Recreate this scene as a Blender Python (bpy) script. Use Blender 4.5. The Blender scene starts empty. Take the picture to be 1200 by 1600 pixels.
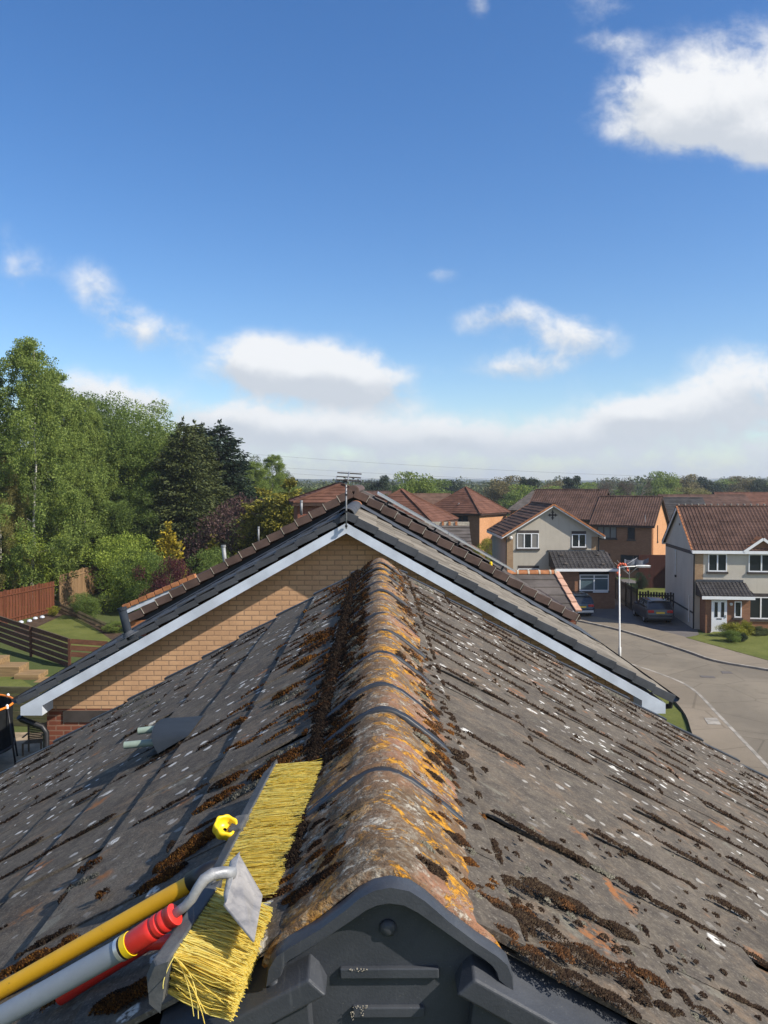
import bpy, math, random
import numpy as np
from mathutils import Vector, Matrix, Euler

R = math.radians
rnd = random.Random(7)
nrg = np.random.default_rng(11)
scene = bpy.context.scene
COL = scene.collection

# ------------------------------------------------------------------ camera
F = 1280.0                                   # focal length in pixels of the 1200 x 1600 photo
CAM = Vector((-0.0125, 0.0, 9.0))
CAM_ROT = Euler((R(90 - 1.924), 0, R(-0.45)), 'XYZ')
cd = bpy.data.cameras.new("camera")
cam = bpy.data.objects.new("camera", cd)
COL.objects.link(cam)
cam.location = CAM
cam.rotation_euler = CAM_ROT
cd.sensor_fit = 'VERTICAL'
cd.angle_y = 2 * math.atan(800 / F)
cd.clip_start = 0.05
cd.clip_end = 8000
scene.camera = cam

# ------------------------------------------------------------------ render and exposure
scene.render.engine = 'CYCLES'
scene.cycles.use_denoising = True
scene.cycles.max_bounces = 8
scene.cycles.transparent_max_bounces = 6
scene.view_settings.view_transform = 'Standard'
scene.view_settings.look = 'None'
scene.view_settings.exposure = 0.45
scene.view_settings.gamma = 1.0

# ------------------------------------------------------------------ sun
L = Vector((3.0, -1.30, 2.66)).normalized()
sd = bpy.data.lights.new("sun", 'SUN')
sun = bpy.data.objects.new("sun", sd)
COL.objects.link(sun)
sun.location = (30, -10, 60)
sun.rotation_euler = L.to_track_quat('Z', 'Y').to_euler()
sd.energy = 5.0
sd.angle = R(0.53)
sd.color = (1.0, 0.93, 0.82)

# ------------------------------------------------------------------ sky with clouds
def build_world():
    w = bpy.data.worlds.new("World")
    scene.world = w
    w.use_nodes = True
    nt = w.node_tree
    nt.nodes.clear()
    N = nt.nodes.new
    lk = nt.links.new
    def math_(op, a, b=None, c=None, clamp=False):
        n = N('ShaderNodeMath'); n.operation = op; n.use_clamp = clamp
        for i, v in enumerate((a, b, c)):
            if v is None: continue
            if isinstance(v, (int, float)): n.inputs[i].default_value = v
            else: lk(v, n.inputs[i])
        return n.outputs[0]
    def mix(f, a, b):
        n = N('ShaderNodeMix'); n.data_type = 'RGBA'
        for i, v in ((0, f), (6, a), (7, b)):
            if isinstance(v, (int, float)): n.inputs[i].default_value = v
            elif isinstance(v, tuple): n.inputs[i].default_value = (*v, 1)
            else: lk(v, n.inputs[i])
        return n.outputs[2]
    out = N('ShaderNodeOutputWorld')
    bg = N('ShaderNodeBackground')
    sky = N('ShaderNodeTexSky')
    sky.sky_type = 'NISHITA'
    sky.sun_disc = False
    sky.sun_elevation = math.asin(L.z)
    sky.sun_rotation = math.atan2(L.x, L.y)
    sky.altitude = 50
    sky.air_density = 1.0
    sky.dust_density = SKY_DUST
    sky.ozone_density = SKY_OZONE
    hs = N('ShaderNodeHueSaturation')
    hs.inputs['Hue'].default_value = 0.507
    hs.inputs['Saturation'].default_value = SKY_SAT
    hs.inputs['Value'].default_value = SKY_VAL
    lk(sky.outputs[0], hs.inputs['Color'])
    geo = N('ShaderNodeTexCoord')
    sep = N('ShaderNodeSeparateXYZ')
    lk(geo.outputs['Generated'], sep.inputs[0])
    x, y, z = sep.outputs
    ys = math_('MAXIMUM', y, 0.05)
    u = math_('DIVIDE', x, ys)
    v = math_('DIVIDE', z, ys)
    cb = N('ShaderNodeCombineXYZ')
    lk(u, cb.inputs[0]); lk(v, cb.inputs[1])
    def noise(scale, detail, rough, dist=0.0, sy=1.0, off=0.0):
        mp = N('ShaderNodeMapping')
        mp.inputs['Scale'].default_value = (1, sy, 1)
        mp.inputs['Location'].default_value = (off, off * .7, off)
        lk(cb.outputs[0], mp.inputs[0])
        n = N('ShaderNodeTexNoise')
        n.inputs['Scale'].default_value = scale
        n.inputs['Detail'].default_value = detail
        n.inputs['Roughness'].default_value = rough
        n.inputs['Distortion'].default_value = dist
        lk(mp.outputs[0], n.inputs['Vector'])
        return n.outputs[0]
    n1 = noise(9, 8, 0.58, 0.2, 1.25, 2.0)
    n2 = noise(24, 8, 0.62, 0.25, 1.25, 5.0)
    n3 = noise(4.2, 5, 0.5, 0.2, 2.2, 9.0)
    dens = None
    shade = None
    # clouds by direction: centre (x, y as seen in the photo), half size, strength, softness
    for (px, py, rx, ry, k, base) in CLOUDS:
        cu, cv = (px - 590) / F, (757 - py) / F
        du = math_('MULTIPLY', math_('SUBTRACT', u, cu), F / rx)
        dv = math_('MULTIPLY', math_('SUBTRACT', v, cv), F / ry)
        if base:                                    # flat underside: the lower half falls off faster
            dv = math_('MULTIPLY', dv, math_('ADD', 1.0, math_('MULTIPLY', math_('LESS_THAN', dv, 0.0), base)))
        r2 = math_('ADD', math_('MULTIPLY', du, du), math_('MULTIPLY', dv, dv))
        g = math_('MULTIPLY', math_('EXPONENT', math_('MULTIPLY', r2, -1.0)), k)
        dens = g if dens is None else math_('ADD', dens, g)
        s = math_('MULTIPLY', g, dv)
        shade = s if shade is None else math_('ADD', shade, s)
    # bank of thin cloud above the horizon
    hz = math_('MULTIPLY', math_('EXPONENT', math_('MULTIPLY', math_('POWER', math_('MAXIMUM', math_('DIVIDE', math_('SUBTRACT', v, 0.015), 0.080), 0.0), 4.0), -1.0)), 0.62)
    hz = math_('MULTIPLY', hz, math_('ADD', 0.25, math_('MULTIPLY', n3, 1.4)))
    dens = math_('ADD', dens, hz)
    nn = math_('ADD', math_('MULTIPLY', math_('SUBTRACT', n1, 0.5), 1.75), math_('MULTIPLY', math_('SUBTRACT', n2, 0.5), 1.25))
    dd = math_('ADD', dens, math_('MULTIPLY', nn, math_('MINIMUM', math_('ADD', math_('MULTIPLY', dens, 1.5), 0.06), 1.0)))
    mr = N('ShaderNodeMapRange'); mr.interpolation_type = 'SMOOTHSTEP'
    mr.inputs[1].default_value = 0.16; mr.inputs[2].default_value = 0.95
    lk(dd, mr.inputs[0])
    cov = math_('MULTIPLY', mr.outputs[0], math_('GREATER_THAN', y, 0.05))
    # unseen broken cloud added behind the viewer to brighten walls facing it
    gn = N('ShaderNodeTexNoise'); gn.inputs['Scale'].default_value = 3.2; gn.inputs['Detail'].default_value = 6
    lk(geo.outputs['Generated'], gn.inputs['Vector'])
    gr = N('ShaderNodeMapRange'); gr.interpolation_type = 'SMOOTHSTEP'
    gr.inputs[1].default_value = 0.44; gr.inputs[2].default_value = 0.58
    lk(gn.outputs[0], gr.inputs[0])
    back = N('ShaderNodeMapRange'); back.inputs[1].default_value = 0.05; back.inputs[2].default_value = -0.15
    lk(y, back.inputs[0])
    cov = math_('ADD', cov, math_('MULTIPLY', math_('MULTIPLY', gr.outputs[0], back.outputs[0]), 0.5))
    cov = math_('MULTIPLY', cov, 0.96)
    lit = N('ShaderNodeMapRange'); lit.interpolation_type = 'SMOOTHSTEP'
    lit.inputs[1].default_value = -0.45; lit.inputs[2].default_value = 0.32
    lk(math_('ADD', shade, math_('MULTIPLY', nn, 0.62)), lit.inputs[0])
    lit_ = math_('MAXIMUM', lit.outputs[0], math_('MULTIPLY', back.outputs[0], 0.75))
    cc = mix(lit_, CLOUD_LOW, CLOUD_HIGH)
    lowf = N('ShaderNodeMapRange')
    lowf.inputs[1].default_value = 0.02; lowf.inputs[2].default_value = 0.075
    lk(v, lowf.inputs[0])
    cc = mix(math_('MAXIMUM', lowf.outputs[0], back.outputs[0]), CLOUD_HAZE, cc)
    fin = mix(cov, hs.outputs[0], cc)
    lk(fin, bg.inputs[0])
    bg.inputs[1].default_value = SKY_STR
    lk(bg.outputs[0], out.inputs[0])
    w.cycles.sampling_method = 'MANUAL'
    w.cycles.sample_map_resolution = 512

HAZE_D = 0.0003
SKY_STR = 0.12
SKY_DUST, SKY_OZONE, SKY_SAT, SKY_VAL = 0.3, 2.7, 1.28, 1.0
CLOUD_LOW, CLOUD_HIGH, CLOUD_HAZE = (4.0, 4.25, 4.6), (5.9, 5.95, 6.0), (3.9, 4.25, 4.65)
CLOUDS = [
    (1165, 150, 150, 95, 1.0, .25), (1060, 205, 115, 62, .9, .5), (1000, 150, 50, 45, .5, .3), (1190, 235, 60, 40, .7, .2),
    (455, 588, 110, 50, 1.05, .4), (565, 602, 80, 48, 1.0, .4), (390, 568, 55, 40, .85, .3), (505, 575, 50, 34, .5, .2),
    (232, 522, 72, 38, .68, .2), (150, 445, 46, 42, .50, 0), (40, 425, 46, 46, .46, 0), (190, 488, 40, 24, .30, 0), (10, 340, 30, 40, .2, 0),
    (130, 610, 65, 34, .8, .3), (210, 635, 80, 36, .75, .2), (795, 488, 46, 24, .66, .1), (888, 522, 74, 36, .68, .1), (735, 505, 46, 24, .42, 0), (930, 545, 50, 22, .3, 0), (840, 505, 40, 24, .18, 0),
    (815, 572, 86, 30, .68, .1), (1165, 605, 90, 66, .95, .2), (1040, 655, 110, 46, .8, .2), (985, 650, 50, 26, .5, .2), (905, 685, 60, 24, .6, .3), (835, 700, 50, 20, .55, .3), (745, 690, 46, 20, .6, .3), (690, 682, 34, 18, .55, .3), (610, 690, 60, 24, .5, .3), (520, 672, 60, 24, .6, .3), (440, 680, 50, 26, .6, .3), (360, 665, 56, 28, .6, .3), (985, 655, 44, 26, .5, .3),
    (745, 15, 22, 30, .5, 0), (940, 75, 50, 20, .45, 0), (690, 430, 40, 16, .38, 0), (375, 655, 60, 26, .6, .2), (930, 20, 60, 30, .38, 0)]
build_world()

# ------------------------------------------------------------------ photo pixel -> world helpers
_cm = CAM_ROT.to_matrix()
def ray(px, py):
    return _cm @ Vector(((px - 600) / F, (800 - py) / F, -1.0))
def P(px, py, d):
    v = ray(px, py)
    return CAM + v * (d / v.y)
def G(px, py, z=0.0):
    v = ray(px, py)
    return CAM + v * ((z - CAM.z) / v.z)
def on_plane(px, py, o, n):
    v = ray(px, py)
    return CAM + v * ((Vector(o) - CAM).dot(n) / v.dot(n))

# ------------------------------------------------------------------ object helpers
def link(o):
    COL.objects.link(o)
    return o
def tag(o, label=None, cat=None, group=None, kind=None):
    if label: o["label"] = label
    if cat: o["category"] = cat
    if group: o["group"] = group
    if kind: o["kind"] = kind
    return o
def empty(name, loc=(0, 0, 0), rz=0.0, label=None, cat=None, group=None):
    o = bpy.data.objects.new(name, None)
    o.location = loc
    o.rotation_euler = (0, 0, rz)
    o.empty_display_size = 0.2
    link(o)
    return tag(o, label, cat, group)
def kids(o):
    return [c for c in bpy.data.objects if c.parent == o]
def copy_tree(o, loc=None, rz=None, sc=None, label=None, parent=None, top=True):
    c = o.copy()
    COL.objects.link(c)
    if parent is not None: c.parent = parent
    if top:
        if loc is not None: c.location = loc
        if rz is not None: c.rotation_euler = (0, 0, rz)
        if sc is not None: c.scale = sc if hasattr(sc, '__len__') else (sc, sc, sc)
        if label: c["label"] = label
    for k in kids(o):
        copy_tree(k, parent=c, top=False)
    return c

def root_loc(o):
    while o.parent is not None: o = o.parent
    return Vector(o.location)

class MB:
    """collects geometry for ONE mesh object"""
    def __init__(s):
        s.v = []; s.f = []; s.arr = []
    def add(s, vs, fs):
        b = len(s.v)
        s.v.extend([tuple(p) for p in vs])
        s.f.extend([tuple(i + b for i in f) for f in fs])
        return s
    def box(s, lo, hi, mat=None):
        (x0, y0, z0), (x1, y1, z1) = lo, hi
        vs = [Vector(p) for p in ((x0,y0,z0),(x1,y0,z0),(x1,y1,z0),(x0,y1,z0),(x0,y0,z1),(x1,y0,z1),(x1,y1,z1),(x0,y1,z1))]
        if mat is not None: vs = [mat @ p for p in vs]
        return s.add(vs, [(0,3,2,1),(4,5,6,7),(0,1,5,4),(1,2,6,5),(2,3,7,6),(3,0,4,7)])
    def bar(s, a, b, w, h, up=(0, 0, 1)):
        """box beam from a to b, w across, h along up"""
        a, b = Vector(a), Vector(b)
        d = (b - a).normalized()
        side = d.cross(Vector(up)).normalized()
        u = side.cross(d).normalized()
        vs = []
        for p in (a, b):
            for i, j in ((-1,-1),(1,-1),(1,1),(-1,1)):
                vs.append(p + side * (w/2*i) + u * (h/2*j))
        return s.add(vs, [(0,1,2,3),(7,6,5,4),(0,4,5,1),(1,5,6,2),(2,6,7,3),(3,7,4,0)])
    def prism(s, pts, off):
        """closed polygon pts extruded by vector off"""
        n = len(pts); off = Vector(off)
        vs = [Vector(p) for p in pts] + [Vector(p) + off for p in pts]
        return s.add(vs, [tuple(range(n))[::-1], tuple(range(n, 2*n))] + [(i, (i+1) % n, n+(i+1) % n, n+i) for i in range(n)])
    def tube(s, pts, r, n=10, caps=True):
        pts = [Vector(p) for p in pts]
        rs = r if hasattr(r, '__len__') else [r] * len(pts)
        rings = []
        ref = None
        for i, p in enumerate(pts):
            t = (pts[min(i+1, len(pts)-1)] - pts[max(i-1, 0)]).normalized()
            if ref is None:
                ref = t.cross(Vector((0, 0, 1)))
                if ref.length < 1e-3: ref = t.cross(Vector((1, 0, 0)))
            ref = (ref - t * ref.dot(t)).normalized()
            q = t.cross(ref)
            rings.append([p + (ref * math.cos(2*math.pi*k/n) + q * math.sin(2*math.pi*k/n)) * rs[i] for k in range(n)])
        vs = [p for rg in rings for p in rg]
        fs = []
        for i in range(len(pts)-1):
            for k in range(n):
                a, b = i*n+k, i*n+(k+1) % n
                fs.append((a, b, b+n, a+n))
        if caps:
            fs.append(tuple(range(n))[::-1]); fs.append(tuple(range((len(pts)-1)*n, len(pts)*n)))
        return s.add(vs, fs)
    def lathe(s, c, axis, prof, n=24):
        """profile of (radius, height along axis)"""
        c = Vector(c); ax = Vector(axis).normalized()
        a = ax.orthogonal().normalized(); b = ax.cross(a)
        vs = []; fs = []
        for (r, h) in prof:
            for k in range(n):
                t = 2*math.pi*k/n
                vs.append(c + ax*h + (a*math.cos(t) + b*math.sin(t))*r)
        for i in range(len(prof)-1):
            for k in range(n):
                p, q = i*n+k, i*n+(k+1) % n
                fs.append((p, q, q+n, p+n))
        fs.append(tuple(range(n))[::-1]); fs.append(tuple(range((len(prof)-1)*n, len(prof)*n)))
        return s.add(vs, fs)
    def grid(s, rows, closed=False):
        """rows: list of equally long point lists"""
        m = len(rows[0]); vs = [p for r in rows for p in r]; fs = []
        for i in range(len(rows)-1):
            for k in range(m-1 + (1 if closed else 0)):
                a, b = i*m+k, i*m+(k+1) % m
                fs.append((a, b, b+m, a+m))
        return s.add(vs, fs)
    def build(s, name, mat, parent=None, smooth=False, world=True, bevel=0.0, seg=2, auto=None):
        me = bpy.data.meshes.new(name)
        v = np.array(s.v, dtype=np.float64) if s.v else np.zeros((0, 3))
        o = bpy.data.objects.new(name, me)
        if parent is None:
            base = Vector(((v[:,0].min()+v[:,0].max())/2, (v[:,1].min()+v[:,1].max())/2, v[:,2].min()))
            v = v - np.array(base); o.location = base
        else:
            if world: v = v - np.array(root_loc(parent))
            o.parent = parent
        me.from_pydata(v.tolist(), [], s.f)
        finish(me, mat, smooth)
        link(o)
        if bevel:
            m = o.modifiers.new('bevel', 'BEVEL'); m.width = bevel; m.segments = seg; m.limit_method = 'ANGLE'; m.angle_limit = R(35)
        if auto:
            set_auto(me, auto)
        return o
def finish(me, mat, smooth):
    if mat is not None: me.materials.append(mat)
    me.validate(); me.update()
    if smooth:
        me.polygons.foreach_set('use_smooth', np.ones(len(me.polygons), dtype=bool))
def set_auto(me, deg):
    me.polygons.foreach_set('use_smooth', np.ones(len(me.polygons), dtype=bool))
    try: me.set_sharp_from_angle(angle=R(deg))
    except Exception: pass
def np_obj(name, V, Fc, mat, parent=None, world=True, smooth=False):
    """numpy arrays -> object; all faces have the same corner count"""
    me = bpy.data.meshes.new(name)
    V = np.asarray(V, dtype=np.float32)
    o = bpy.data.objects.new(name, me)
    if parent is None:
        base = np.array([(V[:,0].min()+V[:,0].max())/2, (V[:,1].min()+V[:,1].max())/2, V[:,2].min()], dtype=np.float32)
        V = V - base; o.location = base.tolist()
    else:
        if world: V = V - np.array(root_loc(parent), dtype=np.float32)
        o.parent = parent
    nf, k = Fc.shape
    me.vertices.add(len(V)); me.vertices.foreach_set('co', V.ravel())
    me.loops.add(nf*k); me.loops.foreach_set('vertex_index', Fc.astype(np.int32).ravel())
    me.polygons.add(nf); me.polygons.foreach_set('loop_start', (np.arange(nf)*k).astype(np.int32))
    me.polygons.foreach_set('loop_total', np.full(nf, k, dtype=np.int32))
    me.update(calc_edges=True)
    finish(me, mat, smooth)
    return link(o)
# ------------------------------------------------------------------ materials
class NT:
    def __init__(s, name, rough=0.8, spec=0.3, metal=0.0):
        m = bpy.data.materials.new(name); m.use_nodes = True
        s.m = m; s.nt = m.node_tree; s.n = s.nt.nodes; s.lk = s.nt.links.new
        s.b = s.n['Principled BSDF']
        s.b.inputs['Roughness'].default_value = rough
        s.b.inputs['Specular IOR Level'].default_value = spec
        s.b.inputs['Metallic'].default_value = metal
        s.tc = s.n.new('ShaderNodeTexCoord')
        s.co = s.tc.outputs['Object']
    def put(s, sock, v):
        if isinstance(v, (int, float)): sock.default_value = v
        elif isinstance(v, tuple): sock.default_value = (*v, 1) if len(v) == 3 and sock.type == 'RGBA' else v
        else: s.lk(v, sock)
    def mp(s, scale=(1,1,1), loc=(0,0,0), co=None):
        m = s.n.new('ShaderNodeMapping'); m.inputs['Scale'].default_value = scale; m.inputs['Location'].default_value = loc
        s.lk(co or s.co, m.inputs[0]); return m.outputs[0]
    def noise(s, scale, detail=4, rough=.55, dist=0, co=None, off=0.0):
        n = s.n.new('ShaderNodeTexNoise'); n.inputs['Scale'].default_value = scale; n.inputs['Detail'].default_value = detail
        n.inputs['Roughness'].default_value = rough; n.inputs['Distortion'].default_value = dist
        s.lk(s.mp(loc=(off, off*1.3, -off), co=co) if off else (co or s.co), n.inputs['Vector']); return n.outputs[0]
    def vor(s, scale, feature='F1', co=None, rnd_=1.0):
        n = s.n.new('ShaderNodeTexVoronoi'); n.feature = feature; n.inputs['Scale'].default_value = scale
        n.inputs['Randomness'].default_value = rnd_
        s.lk(co or s.co, n.inputs['Vector']); return n
    def ma(s, op, a, b=None, c=None, clamp=False):
        n = s.n.new('ShaderNodeMath'); n.operation = op; n.use_clamp = clamp
        for i, v in enumerate((a, b, c)):
            if v is not None: s.put(n.inputs[i], v)
        return n.outputs[0]
    def rng(s, v, a, b, c=0.0, d=1.0, smooth=True):
        n = s.n.new('ShaderNodeMapRange')
        if smooth: n.interpolation_type = 'SMOOTHSTEP'
        s.put(n.inputs[0], v)
        for i, q in enumerate((a, b, c, d)): n.inputs[i+1].default_value = q
        return n.outputs[0]
    def mix(s, f, a, b, mode='MIX'):
        n = s.n.new('ShaderNodeMix'); n.data_type = 'RGBA'; n.blend_type = mode
        s.put(n.inputs[0], f); s.put(n.inputs[6], a); s.put(n.inputs[7], b); return n.outputs[2]
    def island(s):
        return s.n.new('ShaderNodeNewGeometry').outputs['Random Per Island']
    def sep(s, co=None):
        n = s.n.new('ShaderNodeSeparateXYZ'); s.lk(co or s.co, n.inputs[0]); return n.outputs
    def comb(s, x, y, z=0.0):
        n = s.n.new('ShaderNodeCombineXYZ'); s.put(n.inputs[0], x); s.put(n.inputs[1], y); s.put(n.inputs[2], z); return n.outputs[0]
    def bump(s, h, strength=.3, dist=.01):
        n = s.n.new('ShaderNodeBump'); n.inputs['Strength'].default_value = strength; n.inputs['Distance'].default_value = dist
        s.put(n.inputs['Height'], h); s.lk(n.outputs[0], s.b.inputs['Normal']); return n
    def col(s, v):
        s.put(s.b.inputs['Base Color'], v); return s.m

def plain(name, c, rough=.7, spec=.3, var=.12, scale=6, bump=0.0, bs=60, metal=0.0):
    t = NT(name, rough, spec, metal)
    n = t.noise(scale, 5, .6)
    k = t.rng(n, .3, .7, 1-var, 1+var)
    if bump: t.bump(t.noise(bs, 5, .6), bump, .01)
    mm = t.n.new('ShaderNodeMix'); mm.data_type = 'RGBA'; mm.blend_type = 'MULTIPLY'; mm.inputs[0].default_value = 1
    t.put(mm.inputs[6], c)
    cc = t.n.new('ShaderNodeCombineColor')
    for i in range(3): t.lk(k, cc.inputs[i])
    t.lk(cc.outputs[0], mm.inputs[7])
    return t.col(mm.outputs[2])

def brick(name, c1, c2, mortar, bump=.5, rough=.85, ms=.011):
    t = NT(name, rough, .2)
    x, y, z = t.sep()
    uv = t.comb(t.ma('ADD', x, y), z)
    b = t.n.new('ShaderNodeTexBrick')
    b.inputs['Scale'].default_value = 1.0
    b.inputs['Brick Width'].default_value = .225; b.inputs['Row Height'].default_value = .075
    b.inputs['Mortar Size'].default_value = ms; b.inputs['Mortar Smooth'].default_value = .15; b.inputs['Bias'].default_value = -.1
    t.lk(uv, b.inputs['Vector'])
    t.put(b.inputs['Color1'], c1); t.put(b.inputs['Color2'], c2); t.put(b.inputs['Mortar'], mortar)
    big = t.noise(.8, 6, .65, .5)
    per = t.noise(7.3, 2, .5, co=t.comb(t.ma('FLOOR', t.ma('ADD', t.ma('DIVIDE', t.ma('ADD', x, y), .225), t.ma('MULTIPLY', t.ma('FLOOR', t.ma('DIVIDE', z, .075)), .5))), t.ma('FLOOR', t.ma('DIVIDE', z, .075))))
    fine = t.noise(34, 4, .6)
    c = t.mix(t.rng(big, .35, .75, 0, .45), b.outputs[0], (c1[0]*.55, c1[1]*.52, c1[2]*.5))
    c = t.mix(t.rng(per, .35, .7, 0, .4), c, (c1[0]*.62, c1[1]*.6, c1[2]*.62))
    c = t.mix(t.rng(fine, .45, .8, 0, .25), c, (c1[0]*1.25, c1[1]*1.25, c1[2]*1.2))
    h = t.ma('ADD', t.ma('SUBTRACT', 1.0, b.outputs[1]), t.ma('MULTIPLY', fine, .25))
    t.bump(h, bump, .006)
    return t.col(c)

def render_wall(name, c):
    t = NT(name, .9, .15)
    a = t.noise(.7, 5, .6); b = t.noise(90, 3, .6)
    x, y, z = t.sep()
    st = t.noise(1.0, 4, .6, co=t.mp((5, 5, .35)))
    cc = t.mix(t.rng(a, .35, .7, 0, .35), c, (c[0]*.72, c[1]*.71, c[2]*.68))
    cc = t.mix(t.rng(st, .5, .8, 0, .35), cc, (c[0]*.6, c[1]*.58, c[2]*.54))
    cc = t.mix(t.rng(b, .35, .7, 0, .25), cc, (c[0]*.65, c[1]*.65, c[2]*.65))
    t.bump(b, .5, .01)
    return t.col(cc)

def tile_far(name, c, var=.35):
    t = NT(name, .88, .08)
    i = t.island()
    n = t.noise(1.2, 5, .65); m = t.noise(25, 4, .6)
    cc = t.mix(t.rng(n, .3, .7), (c[0]*(1-var), c[1]*(1-var), c[2]*(1-var)), (c[0]*(1+var*.6), c[1]*(1+var*.6), c[2]*(1+var*.6)))
    cc = t.mix(t.rng(m, .5, .8, 0, .35), cc, (c[0]*.5, c[1]*.55, c[2]*.6))
    t.bump(m, .3, .01)
    return t.col(cc)

def old_tile(name):
    """weathered concrete tiles with white and orange lichen"""
    t = NT(name, .92, .12)
    isl = t.island()
    x, y, z = t.sep()
    q = t.comb(t.ma('MULTIPLY', x, 1.15), y)                      # in the plane of the slope
    n1 = t.noise(2.2, 6, .62, .3); n2 = t.noise(22, 6, .68); n3 = t.noise(140, 4, .7); n4 = t.noise(6.5, 5, .6, .5, off=4.0)
    c = t.mix(t.rng(n1, .3, .72), (.064, .054, .045), (.132, .112, .090))
    c = t.mix(t.ma('MULTIPLY', isl, .45), c, (.098, .085, .070))
    c = t.mix(t.rng(n2, .42, .75, 0, .55), c, (.19, .16, .12))
    c = t.mix(t.rng(n2, .5, .28, 0, .55), c, (.05, .044, .04))
    pt = t.noise(3.6, 5, .65, .6, off=11.0)
    c = t.mix(t.ma('MULTIPLY', t.rng(pt, .52, .68, 0, .5), t.rng(n2, .38, .6)), c, (.20, .135, .085))
    c = t.mix(t.rng(n3, .53, .74, 0, .6), c, (.30, .27, .225))
    c = t.mix(t.rng(n3, .47, .25, 0, .7), c, (.032, .028, .025))
    streak = t.noise(1.0, 4, .6, co=t.mp((.8, 22, .8)))
    c = t.mix(t.rng(streak, .52, .78, 0, .4), c, (.06, .052, .046))
    # greenish grey crust lichen
    c = t.mix(t.ma('MULTIPLY', t.rng(n4, .6, .72, 0, .5), t.rng(n2, .4, .55)), c, (.2, .2, .165))
    wob = t.n.new('ShaderNodeVectorMath'); wob.operation = 'ADD'
    nz = t.n.new('ShaderNodeTexNoise'); nz.inputs['Scale'].default_value = 45; nz.inputs['Detail'].default_value = 3
    t.lk(q, nz.inputs['Vector'])
    sc = t.n.new('ShaderNodeVectorMath'); sc.operation = 'SCALE'; sc.inputs[3].default_value = .03
    t.lk(nz.outputs[1], sc.inputs[0]); t.lk(q, wob.inputs[0]); t.lk(sc.outputs[0], wob.inputs[1])
    def spots(scale, lo, hi, keep, soft, off):
        vq = t.vor(scale, co=t.mp(loc=(off, off, 0), co=wob.outputs[0]))
        cs = t.n.new('ShaderNodeSeparateColor'); t.lk(vq.outputs['Color'], cs.inputs[0])
        rad = t.ma('MULTIPLY', t.rng(cs.outputs[0], keep, 1.0, 0, 1, False), hi)
        rad = t.ma('ADD', rad, t.ma('MULTIPLY', t.ma('GREATER_THAN', cs.outputs[0], keep), lo))
        return t.ma('SUBTRACT', 1.0, t.rng(t.ma('SUBTRACT', vq.outputs[0], rad), -soft, soft))
    w1 = spots(9.0, .07, .17, .74, .03, 0.0)
    w2 = spots(19.0, .10, .25, .60, .05, 3.3)
    gate = t.rng(t.noise(1.4, 4, .6, off=7.0), .36, .52)
    br = t.rng(t.noise(60, 4, .7, off=2.0), .36, .54)
    wm = t.ma('MULTIPLY', t.ma('MAXIMUM', t.ma('MULTIPLY', w1, br), t.ma('MULTIPLY', w2, t.ma('MULTIPLY', gate, t.rng(y, -2.3, -.6, .12, 1)))), .93)
    c = t.mix(wm, c, (.60, .585, .54))
    o1 = t.ma('MULTIPLY', spots(7.0, .1, .3, .80, .14, 8.1), t.rng(n2, .45, .56))
    c = t.mix(t.ma('MULTIPLY', o1, .75), c, (.30, .115, .035))
    h = t.ma('ADD', t.ma('MULTIPLY', n2, 1.0), t.ma('MULTIPLY', n3, .5))
    h = t.ma('ADD', h, t.ma('MULTIPLY', wm, .3))
    t.bump(h, .65, .006)
    return t.col(c)

def ridge_mat(name):
    """terracotta ridge crusted with grey, white and orange lichen"""
    t = NT(name, .92, .12)
    n1 = t.noise(5, 6, .65, .4); n2 = t.noise(26, 7, .7, .3); n3 = t.noise(120, 5, .7); n4 = t.noise(13, 6, .72, .7, off=3.0); n5 = t.noise(16, 7, .72, .6, off=6.0)
    n6 = t.noise(60, 5, .7, off=1.0)
    isl = t.island()
    c = t.mix(t.rng(n1, .35, .65), (.115, .078, .048), (.17, .105, .062))
    pk = t.noise(3.2, 4, .6, .5, off=9.0)
    nx0 = t.sep(t.n.new('ShaderNodeNewGeometry').outputs['Normal'])[0]
    c = t.mix(t.ma('MULTIPLY', t.rng(pk, .46, .62, 0, .85), t.rng(nx0, -.2, .5, .15, 1)), c, (.33, .165, .10))
    c = t.mix(t.rng(n2, .44, .68, 0, .6), c, (.115, .098, .08))
    c = t.mix(t.ma('MULTIPLY', t.rng(n5, .46, .58), t.rng(n6, .40, .60, 0, .62)), c, (.30, .265, .205))     # grey crust
    c = t.mix(t.ma('MULTIPLY', t.rng(n2, .54, .62), t.rng(n3, .42, .57, .1, .8)), c, (.50, .46, .38))      # white crust
    c = t.mix(t.rng(n3, .47, .27, 0, .8), c, (.045, .036, .028))
    c = t.mix(t.rng(n6, .42, .30, 0, .75), c, (.06, .047, .033))
    nx, ny, nz_ = t.sep(t.n.new('ShaderNodeNewGeometry').outputs['Normal'])
    sunny = t.rng(nx, -.35, .25)
    om = t.ma('MULTIPLY', t.rng(n4, .512, .58), t.rng(n6, .38, .50))
    om = t.ma('MULTIPLY', om, t.ma('ADD', .40, t.ma('MULTIPLY', sunny, .6)))
    c = t.mix(t.ma('MULTIPLY', om, .95), c, t.mix(t.rng(n3, .35, .65), (.42, .18, .02), (.64, .32, .035)))
    h = t.ma('ADD', n6, t.ma('ADD', t.ma('MULTIPLY', n3, .6), t.ma('MULTIPLY', om, .5)))
    t.bump(h, .8, .008)
    return t.col(c)

def moss_mat(name, a, b, c):
    t = NT(name, .95, .08)
    i = t.island(); n = t.noise(7, 4, .6, .3)
    k = t.ma('ADD', t.ma('MULTIPLY', i, .6), t.ma('MULTIPLY', n, .5))
    cc = t.mix(t.rng(k, .25, .62), a, b)
    return t.col(t.mix(t.rng(k, .66, .86), cc, c))

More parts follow.
